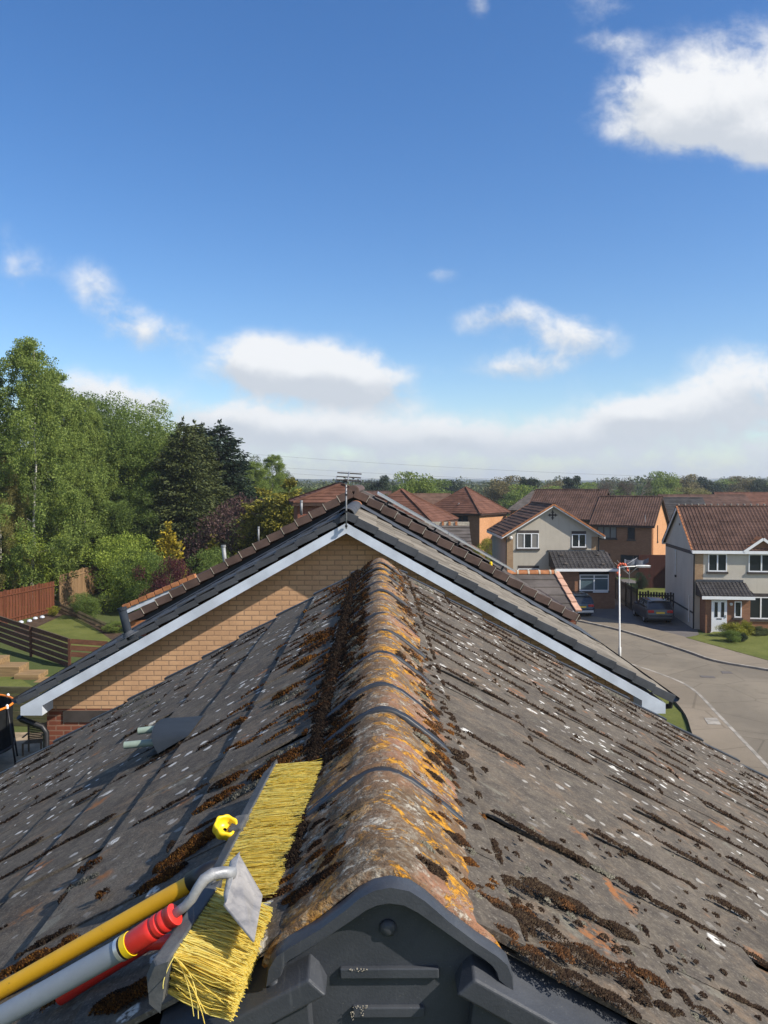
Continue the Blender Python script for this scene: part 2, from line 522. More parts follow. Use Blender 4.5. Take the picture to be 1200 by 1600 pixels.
def leaf_mat(name, a, b, trans=.45, var=1.0):
    t = NT(name, .6, .2)
    i = t.island(); n = t.noise(.9, 4, .6)
    k = t.ma('ADD', t.ma('MULTIPLY', i, .45*var), t.ma('MULTIPLY', n, .75))
    cc = t.mix(t.rng(k, .22, .85), a, b)
    t.col(cc)
    tr = t.n.new('ShaderNodeBsdfTranslucent'); t.lk(cc, tr.inputs[0])
    mx = t.n.new('ShaderNodeMixShader'); mx.inputs[0].default_value = trans
    t.lk(t.b.outputs[0], mx.inputs[1]); t.lk(tr.outputs[0], mx.inputs[2])
    t.lk(mx.outputs[0], t.n['Material Output'].inputs[0])
    return t.m

def asphalt(name, c, c2):
    t = NT(name, .93, .15)
    n = t.noise(.18, 6, .62, .4); f = t.noise(38, 4, .7); p = t.noise(1.3, 5, .65, off=3.0)
    cc = t.mix(t.rng(n, .36, .66), c, c2)
    cc = t.mix(t.rng(p, .5, .75, 0, .4), cc, (c[0]*.6, c[1]*.6, c[2]*.6))
    cc = t.mix(t.rng(f, .4, .7, 0, .3), cc, (c2[0]*1.35, c2[1]*1.35, c2[2]*1.3))
    cr = t.vor(.32, 'DISTANCE_TO_EDGE')
    cc = t.mix(t.ma('MULTIPLY', t.rng(cr.outputs[0], .012, .004), .35), cc, (c[0]*.4, c[1]*.4, c[2]*.4))
    t.bump(f, .3, .01)
    return t.col(cc)

def grass_mat(name, a, b, s=1.0):
    t = NT(name, .9, .1)
    n = t.noise(.5*s, 6, .65); f = t.noise(14, 5, .7); g = t.noise(60, 3, .7)
    cc = t.mix(t.rng(n, .3, .7), a, b)
    cc = t.mix(t.rng(f, .4, .7, 0, .5), cc, (a[0]*.5, a[1]*.55, a[2]*.5))
    cc = t.mix(t.rng(g, .45, .75, 0, .4), cc, (b[0]*1.3, b[1]*1.25, b[2]*1.2))
    t.bump(f, .6, .05)
    return t.col(cc)

def wood(name, c, axis=2, rough=.8):
    t = NT(name, rough, .2)
    s = [9, 9, 9]; s[axis] = .6
    n = t.noise(1.0, 5, .65, .4, co=t.mp(tuple(s))); i = t.island(); m = t.noise(1.5, 4, .6)
    cc = t.mix(t.rng(n, .3, .75), (c[0]*.62, c[1]*.6, c[2]*.58), (c[0]*1.2, c[1]*1.18, c[2]*1.15))
    cc = t.mix(t.ma('MULTIPLY', i, .4), cc, (c[0]*.55, c[1]*.55, c[2]*.55))
    cc = t.mix(t.rng(m, .5, .8, 0, .4), cc, (c[0]*.6, c[1]*.62, c[2]*.62))
    t.bump(n, .3, .006)
    return t.col(cc)

def glass_mat(name, c=(.018, .022, .028), rough=.06):
    t = NT(name, rough, .6)
    return t.col(c)

def plastic_dark(name, c, bump=.25, bs=220, rough=.5):
    t = NT(name, rough, .35)
    n = t.noise(7, 5, .6); f = t.noise(bs, 3, .6); sc = t.noise(1.0, 5, .7, .6, co=t.mp((40, 8, 3)))
    d = t.noise(300, 2, .5)
    cc = t.mix(t.rng(n, .35, .7, 0, .5), c, (c[0]*1.35, c[1]*1.33, c[2]*1.3))
    cc = t.mix(t.rng(sc, .60, .74, 0, .4), cc, (.14, .145, .15))
    cc = t.mix(t.rng(t.noise(3.1, 6, .7, .8, off=2.0), .48, .7, 0, .45), cc, (c[0]*1.9, c[1]*1.85, c[2]*1.75))
    cc = t.mix(t.rng(d, .68, .8, 0, .35), cc, (.2, .19, .17))
    t.put(t.b.inputs['Roughness'], t.rng(n, .3, .7, rough-.08, rough+.15))
    t.bump(f, bump, .002)
    return t.col(cc)

def slate_mat(name, c):
    t = NT(name, .7, .3)
    i = t.island(); n = t.noise(3, 5, .6); f = t.noise(40, 4, .65)
    cc = t.mix(t.rng(n, .3, .7), (c[0]*.75, c[1]*.75, c[2]*.75), (c[0]*1.25, c[1]*1.25, c[2]*1.25))
    cc = t.mix(t.ma('MULTIPLY', i, .45), cc, (c[0]*.6, c[1]*.62, c[2]*.66))
    cc = t.mix(t.rng(f, .5, .8, 0, .4), cc, (c[0]*1.6, c[1]*1.55, c[2]*1.5))
    t.bump(f, .4, .006)
    return t.col(cc)

def worn_metal(name, c, rough=.55, metal=.6):
    t = NT(name, rough, .4, metal)
    n = t.noise(14, 6, .68, .5); f = t.noise(70, 5, .7); g = t.noise(5, 4, .6, off=3.)
    cc = t.mix(t.rng(n, .3, .7), (c[0]*.62, c[1]*.63, c[2]*.66), (c[0]*1.25, c[1]*1.24, c[2]*1.22))
    cc = t.mix(t.rng(f, .55, .75, 0, .5), cc, (c[0]*.4, c[1]*.39, c[2]*.37))
    cc = t.mix(t.rng(g, .56, .72, 0, .35), cc, (c[0]*.85, c[1]*.66, c[2]*.45))
    t.put(t.b.inputs['Roughness'], t.rng(n, .3, .7, rough-.15, rough+.2))
    t.bump(f, .35, .003)
    return t.col(cc)

def paint_tube(name, c, dirt=.5):
    t = NT(name, .45, .4)
    n = t.noise(4, 6, .7, .4); f = t.noise(60, 5, .7); l = t.noise(1, 5, .7, co=t.mp((60, 6, 60)))
    cc = t.mix(t.rng(n, .45, .75, 0, dirt), c, (c[0]*.6, c[1]*.55, c[2]*.5+.01))
    cc = t.mix(t.rng(f, .64, .76, 0, .7), cc, (.08, .05, .03))
    cc = t.mix(t.rng(l, .62, .78, 0, .35), cc, (.1, .08, .06))
    t.put(t.b.inputs['Roughness'], t.rng(f, .3, .7, .4, .65))
    t.bump(f, .12, .002)
    return t.col(cc)

M = {
 'tile': old_tile('weathered_tile'), 'ridge': ridge_mat('lichen_ridge'),
 'moss_dark': moss_mat('moss_dark', (.009, .006, .005), (.030, .019, .013), (.062, .044, .027)),
 'moss_rust': moss_mat('moss_rust', (.022, .011, .006), (.085, .034, .010), (.20, .088, .018)),
 'moss_brown': moss_mat('moss_brown', (.014, .008, .005), (.05, .024, .012), (.12, .058, .024)),
 'cushion': moss_mat('cushion_moss', (.06, .055, .045), (.12, .115, .09), (.2, .19, .15)),
 'plastic': plastic_dark('anthracite_plastic', (.036, .040, .048)),
 'strap': plastic_dark('anthracite_strap', (.024, .027, .033), .1, 200, .45),
 'black': plain('black_plastic', (.012, .012, .014), .45, .4, .2, 9),
 'slate_grey': plain('slate_grey_plastic', (.024, .031, .041), .72, .15, .15, 8, .05),
 'pale_green': plain('pale_green_pipe', (.23, .29, .24), .5, .4, .15, 12),
 'bristle': None,
 'brick_tan': brick('tan_brick', (.63, .38, .215), (.55, .32, .175), (.30, .195, .125), ms=.009),
 'brick_red': brick('red_brick', (.23, .075, .045), (.18, .058, .036), (.30, .19, .13)),
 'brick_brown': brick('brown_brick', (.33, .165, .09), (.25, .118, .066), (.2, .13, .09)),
 'brick_orange': brick('orange_brick', (.62, .31, .14), (.50, .235, .11), (.38, .24, .15)),  # brown brick brightened, sunlight put into the colour
 'quoin': brick('buff_quoin', (.42, .29, .17), (.33, .2, .11), (.3, .22, .15)),
 'white_paint': plain('white_paint', (.53, .575, .64), .5, .4, .14, 2.2, .05, 40),  # blue-grey shade of the boards is put into this white
 'white_upvc': plain('white_plastic', (.78, .79, .80), .35, .45, .04, 3),
 'slate': slate_mat('slate_tile', (.062, .066, .074)),  # slate for caps and ridge; painted shade on the brick house's left slope
 'lead': slate_mat('lead_flashing', (.06, .066, .075)),
 'verge_brown': slate_mat('brown_verge', (.10, .064, .05)),
 'roof_brown': tile_far('brown_roof_tile', (.100, .060, .047)),
 'roof_dark': tile_far('dark_brown_tile', (.135, .080, .056)),
 'roof_red': tile_far('red_brown_tile', (.135, .066, .046)),
 'roof_grey': tile_far('grey_tile', (.115, .10, .09)), 'roof_grit': tile_far('gritty_grey_tile', (.205, .18, .145), .3),  # gritty tile is the sunlit copy for the brick house's right slope
 'roof_char': tile_far('charcoal_tile', (.055, .052, .052)),
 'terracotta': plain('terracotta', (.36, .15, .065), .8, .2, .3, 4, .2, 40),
 'pinkclay': plain('pink_clay', (.50, .30, .21), .8, .2, .25, 4, .2, 40),
 'render_grey': render_wall('grey_render', (.50, .455, .38)),
 'render_white': render_wall('pale_render', (.57, .52, .44)),
 'band': plain('dark_band', (.06, .05, .046), .7, .25, .2, 4),
 'glass': glass_mat('window_glass'), 'glass_blue': glass_mat('blind_glass', (.07, .115, .14), .12),
 'curtain': glass_mat('curtain_glass', (.20, .19, .18), .15),
 'brown_frame': plain('brown_frame', (.045, .024, .016), .6, .3, .2, 5),
 'asphalt': asphalt('road_asphalt', (.155, .134, .104), (.22, .188, .142)),
 'footpath': asphalt('footpath_asphalt', (.175, .147, .11), (.235, .195, .145)),
 'drive': asphalt('driveway_asphalt', (.11, .10, .095), (.155, .14, .13)),
 'kerb': plain('kerb_concrete', (.30, .275, .235), .9, .15, .3, 2, .2, 30),
 'lawn': grass_mat('lawn_grass', (.092, .108, .026), (.155, .165, .045)),
 'field': grass_mat('field_grass', (.06, .085, .025), (.10, .115, .04), .05),
 'hill': plain('hill_wood', (.045, .06, .035), .9, .1, .4, .004),
 'soil': plain('soil', (.075, .05, .034), .95, .1, .35, 2, .5, 20),
 'slab': plain('paving', (.30, .23, .15), .9, .15, .3, 1.5, .3, 20),
 'fence_red': wood('red_brown_fence', (.15, .052, .026)), 'fence_tan': wood('tan_fence', (.34, .22, .12)),
 'fence_dark': wood('dark_fence', (.030, .022, .018)), 'fence_maroon': wood('maroon_fence', (.055, .017, .012)),
 'sleeper': wood('dark_sleeper', (.125, .056, .034), 0), 'step_wood': wood('pale_timber', (.30, .20, .10), 0),
 'green_wood': wood('green_timber', (.10, .095, .05), 0), 'picket': wood('weathered_picket', (.13, .10, .065)),
 'lamp_metal': plain('grey_white_metal', (.62, .62, .60), .45, .4, .1, 4), 
 'galv': worn_metal('galvanised', (.30, .305, .31), .55, .35),
 'alu': worn_metal('aluminium', (.30, .285, .27), .5, .35),
 'stock': worn_metal('grey_stock', (.085, .088, .09), .75, .0),
 'alu_pole': paint_tube('grey_pole', (.25, .28, .32), .35),
 'yellow_pole': paint_tube('yellow_pole', (.80, .42, .014), .4),
 'yellow_cap': plain('yellow_plastic', (.85, .58, .015), .35, .45, .06, 20),
 'red_grip': plain('red_plastic', (.62, .028, .02), .4, .45, .12, 15, .05),
 'orange_plastic': plain('orange_plastic', (.85, .22, .02), .5, .3, .1, 3),
 'bark': plain('bark', (.075, .058, .042), .95, .1, .4, 6, .5, 30),
 'birch_bark': None,
 'twig': plain('bare_twigs', (.105, .085, .068), .95, .1, .3, 3),
 'car_blue': plain('blue_grey_paint', (.035, .055, .085), .28, .5, .06, 3, 0, 60, .4),
 'car_grey': plain('dark_grey_paint', (.07, .075, .085), .3, .5, .06, 3, 0, 60, .4),
 'tyre': plain('tyre_rubber', (.014, .014, .014), .9, .1, .2, 9), 'tail': plain('tail_light', (.42, .012, .012), .25, .5, .05, 9),
 'plate': plain('yellow_plate', (.75, .50, .05), .5, .3, .05, 9), 'chrome': plain('silver_trim', (.55, .56, .58), .3, .5, .05, 9, 0, 60, .6),
 'solar': plain('solar_glass', (.012, .014, .022), .15, .5, .1, 3), 'cloth': plain('striped_cloth', (.13, .145, .18), .8, .2, .2, 3),
 'coral': plain('coral_cloth', (.65, .15, .08), .8, .2, .25, 3), 'net': plain('black_net', (.012, .013, .014), .85, .1, .2, 5),
 'mortar': plain('pale_mortar', (.40, .36, .29), .95, .1, .3, 8, .4, 60),
}
def bristle_mat():
    t = NT('yellow_bristle', .38, .5)
    i = t.island()
    c = t.mix(i, (1.0, .80, .16), (1.0, .93, .38))
    cl_ = t.noise(70, 3, .6)
    c = t.mix(t.rng(cl_, .5, .7, 0, .25), c, (.72, .52, .07))
    c = t.mix(t.rng(t.noise(16, 5, .65, off=2.0), .60, .76, 0, .35), c, (.45, .36, .16))
    t.col(c)
    tr = t.n.new('ShaderNodeBsdfTranslucent'); t.lk(c, tr.inputs[0])
    mx = t.n.new('ShaderNodeMixShader'); mx.inputs[0].default_value = .55
    t.lk(t.b.outputs[0], mx.inputs[1]); t.lk(tr.outputs[0], mx.inputs[2]); t.lk(mx.outputs[0], t.n['Material Output'].inputs[0])
    return t.m
M['bristle'] = bristle_mat()
def birch_bark():
    t = NT('birch_bark', .8, .2)
    n = t.noise(1.0, 4, .6, .2, co=t.mp((3, 3, 9)))
    return t.col(t.mix(t.rng(n, .48, .62), (.46, .44, .39), (.06, .05, .042)))
M['birch_bark'] = birch_bark()
LEAF = {
 'birch': leaf_mat('birch_leaf', (0.087, 0.138, 0.029), (0.275, 0.340, 0.079)),
 'birch_dark': leaf_mat('birch_leaf_dark', (0.072, 0.113, 0.029), (0.202, 0.260, 0.072)),
 'fresh': leaf_mat('fresh_leaf', (0.108, 0.166, 0.021), (0.347, 0.419, 0.072)),
 'mid': leaf_mat('mid_leaf', (0.066, 0.113, 0.026), (0.188, 0.253, 0.058)),
 'olive': leaf_mat('olive_leaf', (0.108, 0.108, 0.032), (0.275, 0.246, 0.079)),
 'conifer': leaf_mat('conifer_needles', (.014, .026, .010), (.095, .110, .032), .12),
 'conifer_dark': leaf_mat('dark_conifer_needles', (.008, .018, .012), (.035, .055, .026), .1),
 'gold': leaf_mat('golden_needles', (.08, .085, .012), (.44, .33, .03), .2),
 'golden_green': leaf_mat('golden_green_needles', (.038, .052, .012), (.27, .235, .032), .2),
 'maroon': leaf_mat('maroon_leaf', (.035, .012, .016), (.11, .03, .035), .3),
 'plum': leaf_mat('plum_twigs', (.055, .032, .03), (.11, .062, .055), .2),
 'far': leaf_mat('far_leaf', (.036, .052, .024), (.115, .135, .052), .2),
 'far_olive': leaf_mat('far_olive_leaf', (0.102, 0.096, 0.045), (0.218, 0.179, 0.077), .25),
 'box': leaf_mat('box_leaf', (.05, .07, .012), (.30, .29, .03), .25),
}
# ------------------------------------------------------------------ the roof in front
TH = math.atan(.567)
CT, ST = math.cos(TH), math.sin(TH)
APEX = 8.385                                   # height where the two tile planes would meet
Y0, Y1 = 1.27, 6.65                            # near and far verge
GA = .3494
house = empty('tiled_house', (0, 4.0, 0), label='house whose mossy grey tiled roof and lichened ridge run away from the viewer', cat='house')

def slope_pt(s, S, y, n=0.0):
    """point on a slope of the near roof: s = -1 left, +1 right, S metres down from the apex, n above the tile plane"""
    return Vector((s*(CT*S + ST*n), y, APEX - ST*S + CT*n))

def tile_slope(mb, pt, s, ylist, ncourse, s0, gauge, thick, jit=.0022, gap=.0030, r=rnd):
    for i in range(ncourse):
        St = s0 + gauge*i
        for j in range(len(ylist)-1):
            ya, yb = ylist[j]+gap, ylist[j+1]-gap
            dn = r.gauss(0, jit); tl = r.gauss(0, jit*.7); ds = r.gauss(0, .0025)
            head = max(St - gauge - .05, .015)
            sec = [(head, .011 - (St-head)*thick/gauge - .004), (St-.010, .0105), (St-.003, .008), (St, .002), (St, .011-thick)]
            vs = []
            for y, sg in ((ya, -1), (yb, 1)):
                for (a, b) in sec:
                    vs.append(pt(s, a+ds, y, b+dn+tl*sg))
            n = len(sec)
            fs = [(k, k+1, n+k+1, n+k) if s > 0 else (k, n+k, n+k+1, k+1) for k in range(n-1)]
            fs += [tuple(range(n)), tuple(range(n, 2*n))]
            mb.add(vs, fs)

YL = [Y0 - .015] + [1.55 + .30*k for k in range(17)] + [Y1]
NC = 12
for s in (-1, 1):
    m = MB()
    tile_slope(m, slope_pt, s, YL, NC, .249, GA, .016)
    m.build('roof_slope', M['tile'], house)
    u = MB()                                    # underlay below the tiles
    a = [slope_pt(s, S, y, -.035) for S, y in ((0, Y0), (0, Y1), (4.1, Y1), (4.1, Y0))]
    b = [slope_pt(s, S, y, -.12) for S, y in ((0, Y0), (0, Y1), (4.1, Y1), (4.1, Y0))]
    u.add(a + b, [(0,1,2,3), (7,6,5,4), (0,4,5,1), (1,5,6,2), (2,6,7,3), (3,7,4,0)])
    u.build('roof_deck', M['black'], house)
    g = MB(); e = slope_pt(s, 4.13, Y0)
    g.tube([(e.x + s*.05, Y0, e.z - .06), (e.x + s*.05, Y1, e.z - .06)], .06, 10)
    g.build('gutter', M['black'], house)
w = MB()
for (lo, hi) in (((-3.35, Y0+.1, 0), (3.35, Y0+.3, 6.3)), ((-3.35, Y1-.3, 0), (3.35, Y1-.1, 6.3)), ((-3.35, Y0+.301, 0), (-3.1, Y1-.301, 6.25)), ((3.1, Y0+.301, 0), (3.35, Y1-.301, 6.25))):
    w.box(lo, hi)
for y in (Y0+.1, Y1-.3):
    w.prism([(-3.35, y, 6.302), (3.35, y, 6.302), (0, y, 8.2)], (0, .2, 0))
w.build('wall', M['brick_tan'], house)

# far verge caps, stepping with the courses
for s in (-1, 1):
    for i in range(NC):
        St = .249 + GA*i
        a = slope_pt(s, max(St-GA+.01, .12), Y1 + .015, .004 - .010); b = slope_pt(s, St+.006, Y1 + .015, .018)
        MB().bar(a, b, .062, .016, slope_pt(s, 0, 0, 1) - slope_pt(s, 0, 0, 0)).build('verge_cap', M['strap'], house, bevel=.003)
# near verge trims below the ridge end
for pts, s in ((((742, 1531), (1010, 1680)), 1), (((482, 1531), (230, 1665)), -1)):
    a = P(*pts[0], 1.185); b = P(*pts[1], 1.185)
    d = (b - a).normalized(); up = Vector((-d.z*s, 0, d.x*s)); up = up if up.z > 0 else -up
    m = MB()
    h, y0, y1 = .034, 1.185, 1.275
    lo_a = a - up*h - d*.012
    m.add([a, b, b - up*h, lo_a, (a.x, y1, a.z+.026), (b.x, y1, b.z+.026), b - up*h + Vector((0, y1-y0, 0)), lo_a + Vector((0, y1-y0, 0))],
          [(0,1,2,3), (7,6,5,4), (0,4,5,1), (1,5,6,2), (2,6,7,3), (3,7,4,0)])
    m.build('verge_trim', M['plastic'], house, bevel=.004, seg=3)
    q = MB()                                    # recessed face of the same trim
    c0 = a - up*h + d*.02 + Vector((0, .016, 0)); c1 = b - up*h + Vector((0, .016, 0))
    q.add([c0, c1, c1 - up*.07, c0 - up*.07 + d*.03] + [p + Vector((0, .05, 0)) for p in (c0, c1, c1 - up*.07, c0 - up*.07 + d*.03)],
          [(0,1,2,3), (7,6,5,4), (0,4,5,1), (1,5,6,2), (2,6,7,3), (3,7,4,0)])
    q.build('verge_trim', M['plastic'], house, bevel=.003)

# ridge tiles and the plastic saddles over their joints
RIDGE = 8.402
PROF = [(-.19, -.150), (-.186, -.137), (-.17, -.112), (-.135, -.081), (-.09, -.046), (-.06, -.023), (-.035, -.008), (-.015, -.0015), (0, 0),
        (.015, -.0015), (.035, -.008), (.06, -.023), (.09, -.046), (.135, -.081), (.17, -.112), (.186, -.137), (.19, -.150)]
JO = [1.245, 1.70, 2.16, 2.43, 2.89, 3.33, 3.78, 4.20, 4.62, 5.00, 5.42, 5.84, 6.26, 6.68]
def dense(prof, k=3):
    o = []
    for (a, b), (c, d) in zip(prof[:-1], prof[1:]):
        for i in range(k): o.append((a+(c-a)*i/k, b+(d-b)*i/k))
    return o + [prof[-1]]
from mathutils import noise as mnoise
for k in range(len(JO)-1):
    ya, yb = JO[k]+.004, JO[k+1]-.004
    dz = rnd.gauss(0, .005); dx = rnd.gauss(0, .005); tl = rnd.gauss(0, .007)
    pr = dense(PROF)
    ny = 24 if k < 4 else 8
    rows = []
    for i in range(ny+1):
        y = ya + (yb-ya)*i/ny
        row = []
        for (x, z) in pr:
            b = mnoise.noise(Vector((x*22, y*22, k*3.1)))*.0035 + mnoise.noise(Vector((x*60, y*60, k)))*.0018
            row.append(Vector((x + dx + (b*.6 if x > 0 else -b*.6), y, RIDGE + z + dz + tl*(i/ny-.5) + b)))
        rows.append(row)
    rows = [[Vector((p.x*.93, p.y, p.z-.016)) for p in rows[0]]] + rows + [[Vector((p.x*.93, p.y, p.z-.016)) for p in rows[-1]]]
    MB().grid(rows).build('ridge_tile', M['ridge'], house, smooth=True)
    if k and k < len(JO)-1:
        y = JO[k]
        rows = []
        kq = 1.3 if k == 1 else 1.0
        for (yy, e) in ((y-.0155, -.006), (y-.015, .002), (y-.009, .0045), (y-.006, .003), (y+.006, .003), (y+.009, .0045), (y+.015, .002), (y+.0155, -.006)):
            yy = y + (yy-y)*kq
            rows.append([Vector((x + dx + (e if x > .05 else (-e if x < -.05 else 0)), yy, RIDGE + z + e + .003)) for (x, z) in dense(PROF, 2)])
        MB().grid(rows).build('ridge_strap', M['strap'], house, smooth=True)

# end cap of the ridge
OUT = [(418,1522),(422,1494),(434,1473),(454,1459),(500,1432),(540,1402),(562,1383),(584,1371),(610,1366),(640,1372),(664,1388),(700,1420),(742,1452),(774,1473),(790,1487),(797,1506),(799,1530)]
INN = [(440,1524),(444,1512),(452,1502),(468,1493),(512,1465),(550,1440),(572,1425),(590,1417),(608,1414),(630,1417),(652,1428),(690,1454),(730,1482),(756,1500),(767,1509),(774,1518),(777,1528)]
fy = 1.205
of = [P(a, b, fy+.036) for a, b in OUT]; inn = [P(a, b, fy) for a, b in INN]
cap = empty('ridge_end_cap', (0, fy, 8.2))
cap.parent = house; cap.location = Vector((0, fy, 8.2)) - house.location
def capb(m, name, mat, **k):
    o = m.build(name, mat, house, **k); return o
m = MB()
def yto(v, y, s=1.0, dz=0.0): return Vector((v.x*s, y, v.z + dz))
rows = [[yto(p, 1.262, .99, -.012) for p in of], [yto(p, 1.243, .997, -.003) for p in of], [yto(p, 1.238) for p in of], [yto(p, fy+.010) for p in of], [yto(p, fy+.003, .993, -.0025) for p in of],
        [yto(p, fy) + (q-yto(p, fy))*.10 for p, q in zip(of, inn)], [yto(p, fy-.001) + (q-yto(p, fy))*.9 for p, q in zip(of, inn)], [yto(p, fy+.003) for p in inn], [yto(p, fy+.034) for p in inn]]
m.grid(rows)
bpy.data.objects.remove(cap)
capo = m.build('ridge_end_cap', M['plastic'], house, smooth=True); set_auto(capo.data, 28)
pl = MB()
face = [yto(p, fy+.026) for p in inn] + [P(800, 1530, fy+.026), P(806, 1680, fy+.026), P(412, 1680, fy+.026), P(416, 1526, fy+.026)]
pl.prism(face, (0, .02, 0))
o = pl.build('face_plate', M['plastic'], house)
o.parent = capo; o.matrix_parent_inverse = Matrix.Identity(4)
for (x0, y0_, x1, y1_) in ((531, 1514, 686, 1530), (551, 1575, 663, 1591)):
    a = P(x0, y0_, fy+.018); b = P(x1, y1_, fy+.018)
    o = MB().box((a.x, fy+.018, b.z), (b.x, fy+.030, a.z)).build('rib', M['plastic'], house, bevel=.0022)
    o.parent = capo
c = P(606, 1449, fy+.026)
o = MB().lathe(c, (0, -1, 0), [(.0135, 0), (.013, .003), (.010, .0065), (.006, .0085), (.001, .0092)], 24).build('bolt_head', M['plastic'], house, smooth=True); o.parent = capo
for px, py in ((787, 1536), (430, 1534)):
    c = P(px, py, fy+.02)
    o = MB().lathe(c, (0, -1, 0), [(.011, -.01), (.011, .012), (.009, .016), (.002, .018)], 18).build('screw', M['plastic'], house, smooth=True); o.parent = capo
# pale mortar splashes on the two ribs
m = MB()
for (px, py) in [(545+rnd.random()*30, 1512+rnd.random()*6) for _ in range(22)] + [(551+rnd.gauss(0, 2), 1574+rnd.random()*20) for _ in range(14)] + [(566+rnd.gauss(0, 2), 1574+rnd.random()*16) for _ in range(9)] + [(553+rnd.random()*22, 1573+rnd.gauss(0, 1.5)) for _ in range(14)]:
    c = P(px, py, fy+.0175); r = rnd.uniform(.0004, .0010)
    m.lathe(c, (0, -1, .2), [(r, -.001), (r*.8, .0006), (r*.2, .001)], 6)
o = m.build('mortar_splash', M['mortar'], house); o.parent = capo; tag(o, kind='stuff')

# hooded vent on the left slope with two pale pipe ends
def vp(w_, y, n): return slope_pt(-1, w_/CT, y, n)
m = MB(); ya, yb = 3.40, 3.73
rows = []
for i in range(9):
    t = i/8; w_ = .800 + .125*t
    row = []
    for k in range(17):
        a = math.pi*k/16
        y = (ya+yb)/2 - math.cos(a)*(yb-ya)/2*(1-.06*(1-t))
        row.append(vp(w_, y, .016 + (.095*t**.85)*math.sin(a)**.55))
    rows.append(row)
m.grid(rows)
hood = m.build('roof_vent', M['slate_grey'], house, smooth=True)
m = MB(); m.add([vp(.927, ya + (yb-ya)*k/16, .014) for k in range(17)] + [vp(.925, (ya+yb)/2 - math.cos(math.pi*k/16)*(yb-ya)/2, .012+.10*math.sin(math.pi*k/16)**.55) for k in range(17)], [(k, k+1, 18+k, 17+k) for k in range(16)])
o = m.build('vent_mouth', M['slate_grey'], house); o.parent = hood
m = MB(); m.prism([vp(.90, ya, .013), vp(.90, yb, .013), vp(.985, yb-.04, .014), vp(.985, ya+.05, .014)], (0, 0, .007))
o = m.build('vent_plate', M['slate_grey'], house); o.parent = hood
for (y, n, l) in ((3.50, .040, .15), (3.64, .062, .12)):
    a = vp(.93, y, n); b = a + Vector((-l, -.01, -.012))
    m = MB(); m.tube([a, b, b + Vector((-.002, 0, 0)), b + Vector((.03, .0, 0))], [.0155, .0155, .011, .011], 14)
    o = m.build('pipe_end', M['pale_green'], house, smooth=False); set_auto(o.data, 40); o.parent = hood

# ------------------------------------------------------------------ moss
def tufts(pos, nor, size, hgt):
    """one small leaning pyramid per position"""
    n = len(pos); pos = np.asarray(pos); nor = np.asarray(nor); size = np.asarray(size)[:, None]; hgt = np.asarray(hgt)[:, None]
    t = nrg.normal(size=(n, 3)); t -= nor*(t*nor).sum(1, keepdims=True); t /= np.linalg.norm(t, axis=1, keepdims=True)
    b = np.cross(nor, t)
    lean = nrg.normal(size=(n, 3))*.45
    V = np.empty((n, 4, 3))
    for k in range(3):
        a = 2*math.pi*k/3
        V[:, k] = pos + (t*math.cos(a) + b*math.sin(a))*size - nor*size*.4
    V[:, 3] = pos + (nor + lean)*hgt
    idx = np.arange(n)[:, None]*4
    Fc = np.concatenate([idx + np.array([0, 1, 3]), idx + np.array([1, 2, 3]), idx + np.array([2, 0, 3])], 0)
    return V.reshape(-1, 3), Fc
class Moss:
    def __init__(s): s.p = []; s.n = []; s.s = []; s.h = []
    def blob(s, fn, nrm, ru, rv, height, lod):
        """cushion: fn(u, v, n) gives a point; half sizes ru, rv"""
        sp = lod
        k = int(min(900, max(4, 3.0*ru*rv/(sp*sp)*1.6)))
        th = nrg.uniform(0, 2*math.pi, k); rr = np.sqrt(nrg.uniform(0, 1, k))
        lob = 1 + .25*np.sin(th*3 + nrg.uniform(0, 6)) + .18*np.sin(th*5 + nrg.uniform(0, 6))
        for a, q, lb in zip(th, rr, lob):
            u, v = math.cos(a)*q*ru*lb, math.sin(a)*q*rv*lb
            s.p.append(fn(u, v, height*max(0, 1-q*q)**.5 - .002)); s.n.append(nrm)
            z = sp*nrg.uniform(.7, 1.4)
            s.s.append(z); s.h.append(z*nrg.uniform(.6, 1.35))
    def build(s, name, mat, label):
        V, Fc = tufts(s.p, s.n, s.s, s.h)
        o = np_obj(name, V, Fc, mat, house)
        tag(o, label, kind='stuff')
        return o
dark, rust, cush, brown = Moss(), Moss(), Moss(), Moss()
def lodf(y): return max(.0017, .0011*y)
def put(ms, s, S, y, ru, rv, h):
    nrm = np.array([s*ST, 0, CT])
    ms.blob(lambda u, v, n: slope_pt(s, S+u, y+v, n+.008), nrm, ru, rv, h, lodf(y))
# moss along the side joints of the tiles (down the slope) and below the tails
for s in (-1, 1):
    for j, y in enumerate(YL[1:-1]):
        for i in range(NC):
            S0, S1 = max(.24, .249 + GA*(i-1)), .249 + GA*i
            pr = .62 if s > 0 else .30
            S = S0 + rnd.uniform(0, .08)
            while S < S1 - .01:
                run = rnd.uniform(.05, .30)
                if rnd.random() < pr:
                    ms = dark
                    if s < 0 and S < .62 and rnd.random() < .35: ms = rust
                    elif rnd.random() < .07: ms = cush
                    wd = rnd.uniform(.0042, .0085)*(1.25 if s > 0 else 1.0)*(1.55 if y < 2.3 else (1.25 if y < 3 else 1.0))
                    e = min(S + run, S1 - .004)
                    while S < e:
                        k_ = rnd.uniform(.55, 1.25)
                        put(ms, s, S, y + rnd.gauss(0, .0018), .024, wd*k_, wd*.7*k_)
                        S += .026
                else: S += run*.8
    for i in range(NC):                          # under the tails
        S = .249 + GA*i + .006
        y = Y0 + .05
        while y < Y1 - .05:
            ln = rnd.uniform(.012, .045)
            if rnd.random() < (.10 if i else .4):
                put(rust if (s < 0 and i < 2 and rnd.random() < .5) else dark, s, S, y, rnd.uniform(.006, .012), ln*.6, .007)
            y += ln*(1.3 if rnd.random() < .7 else 4)
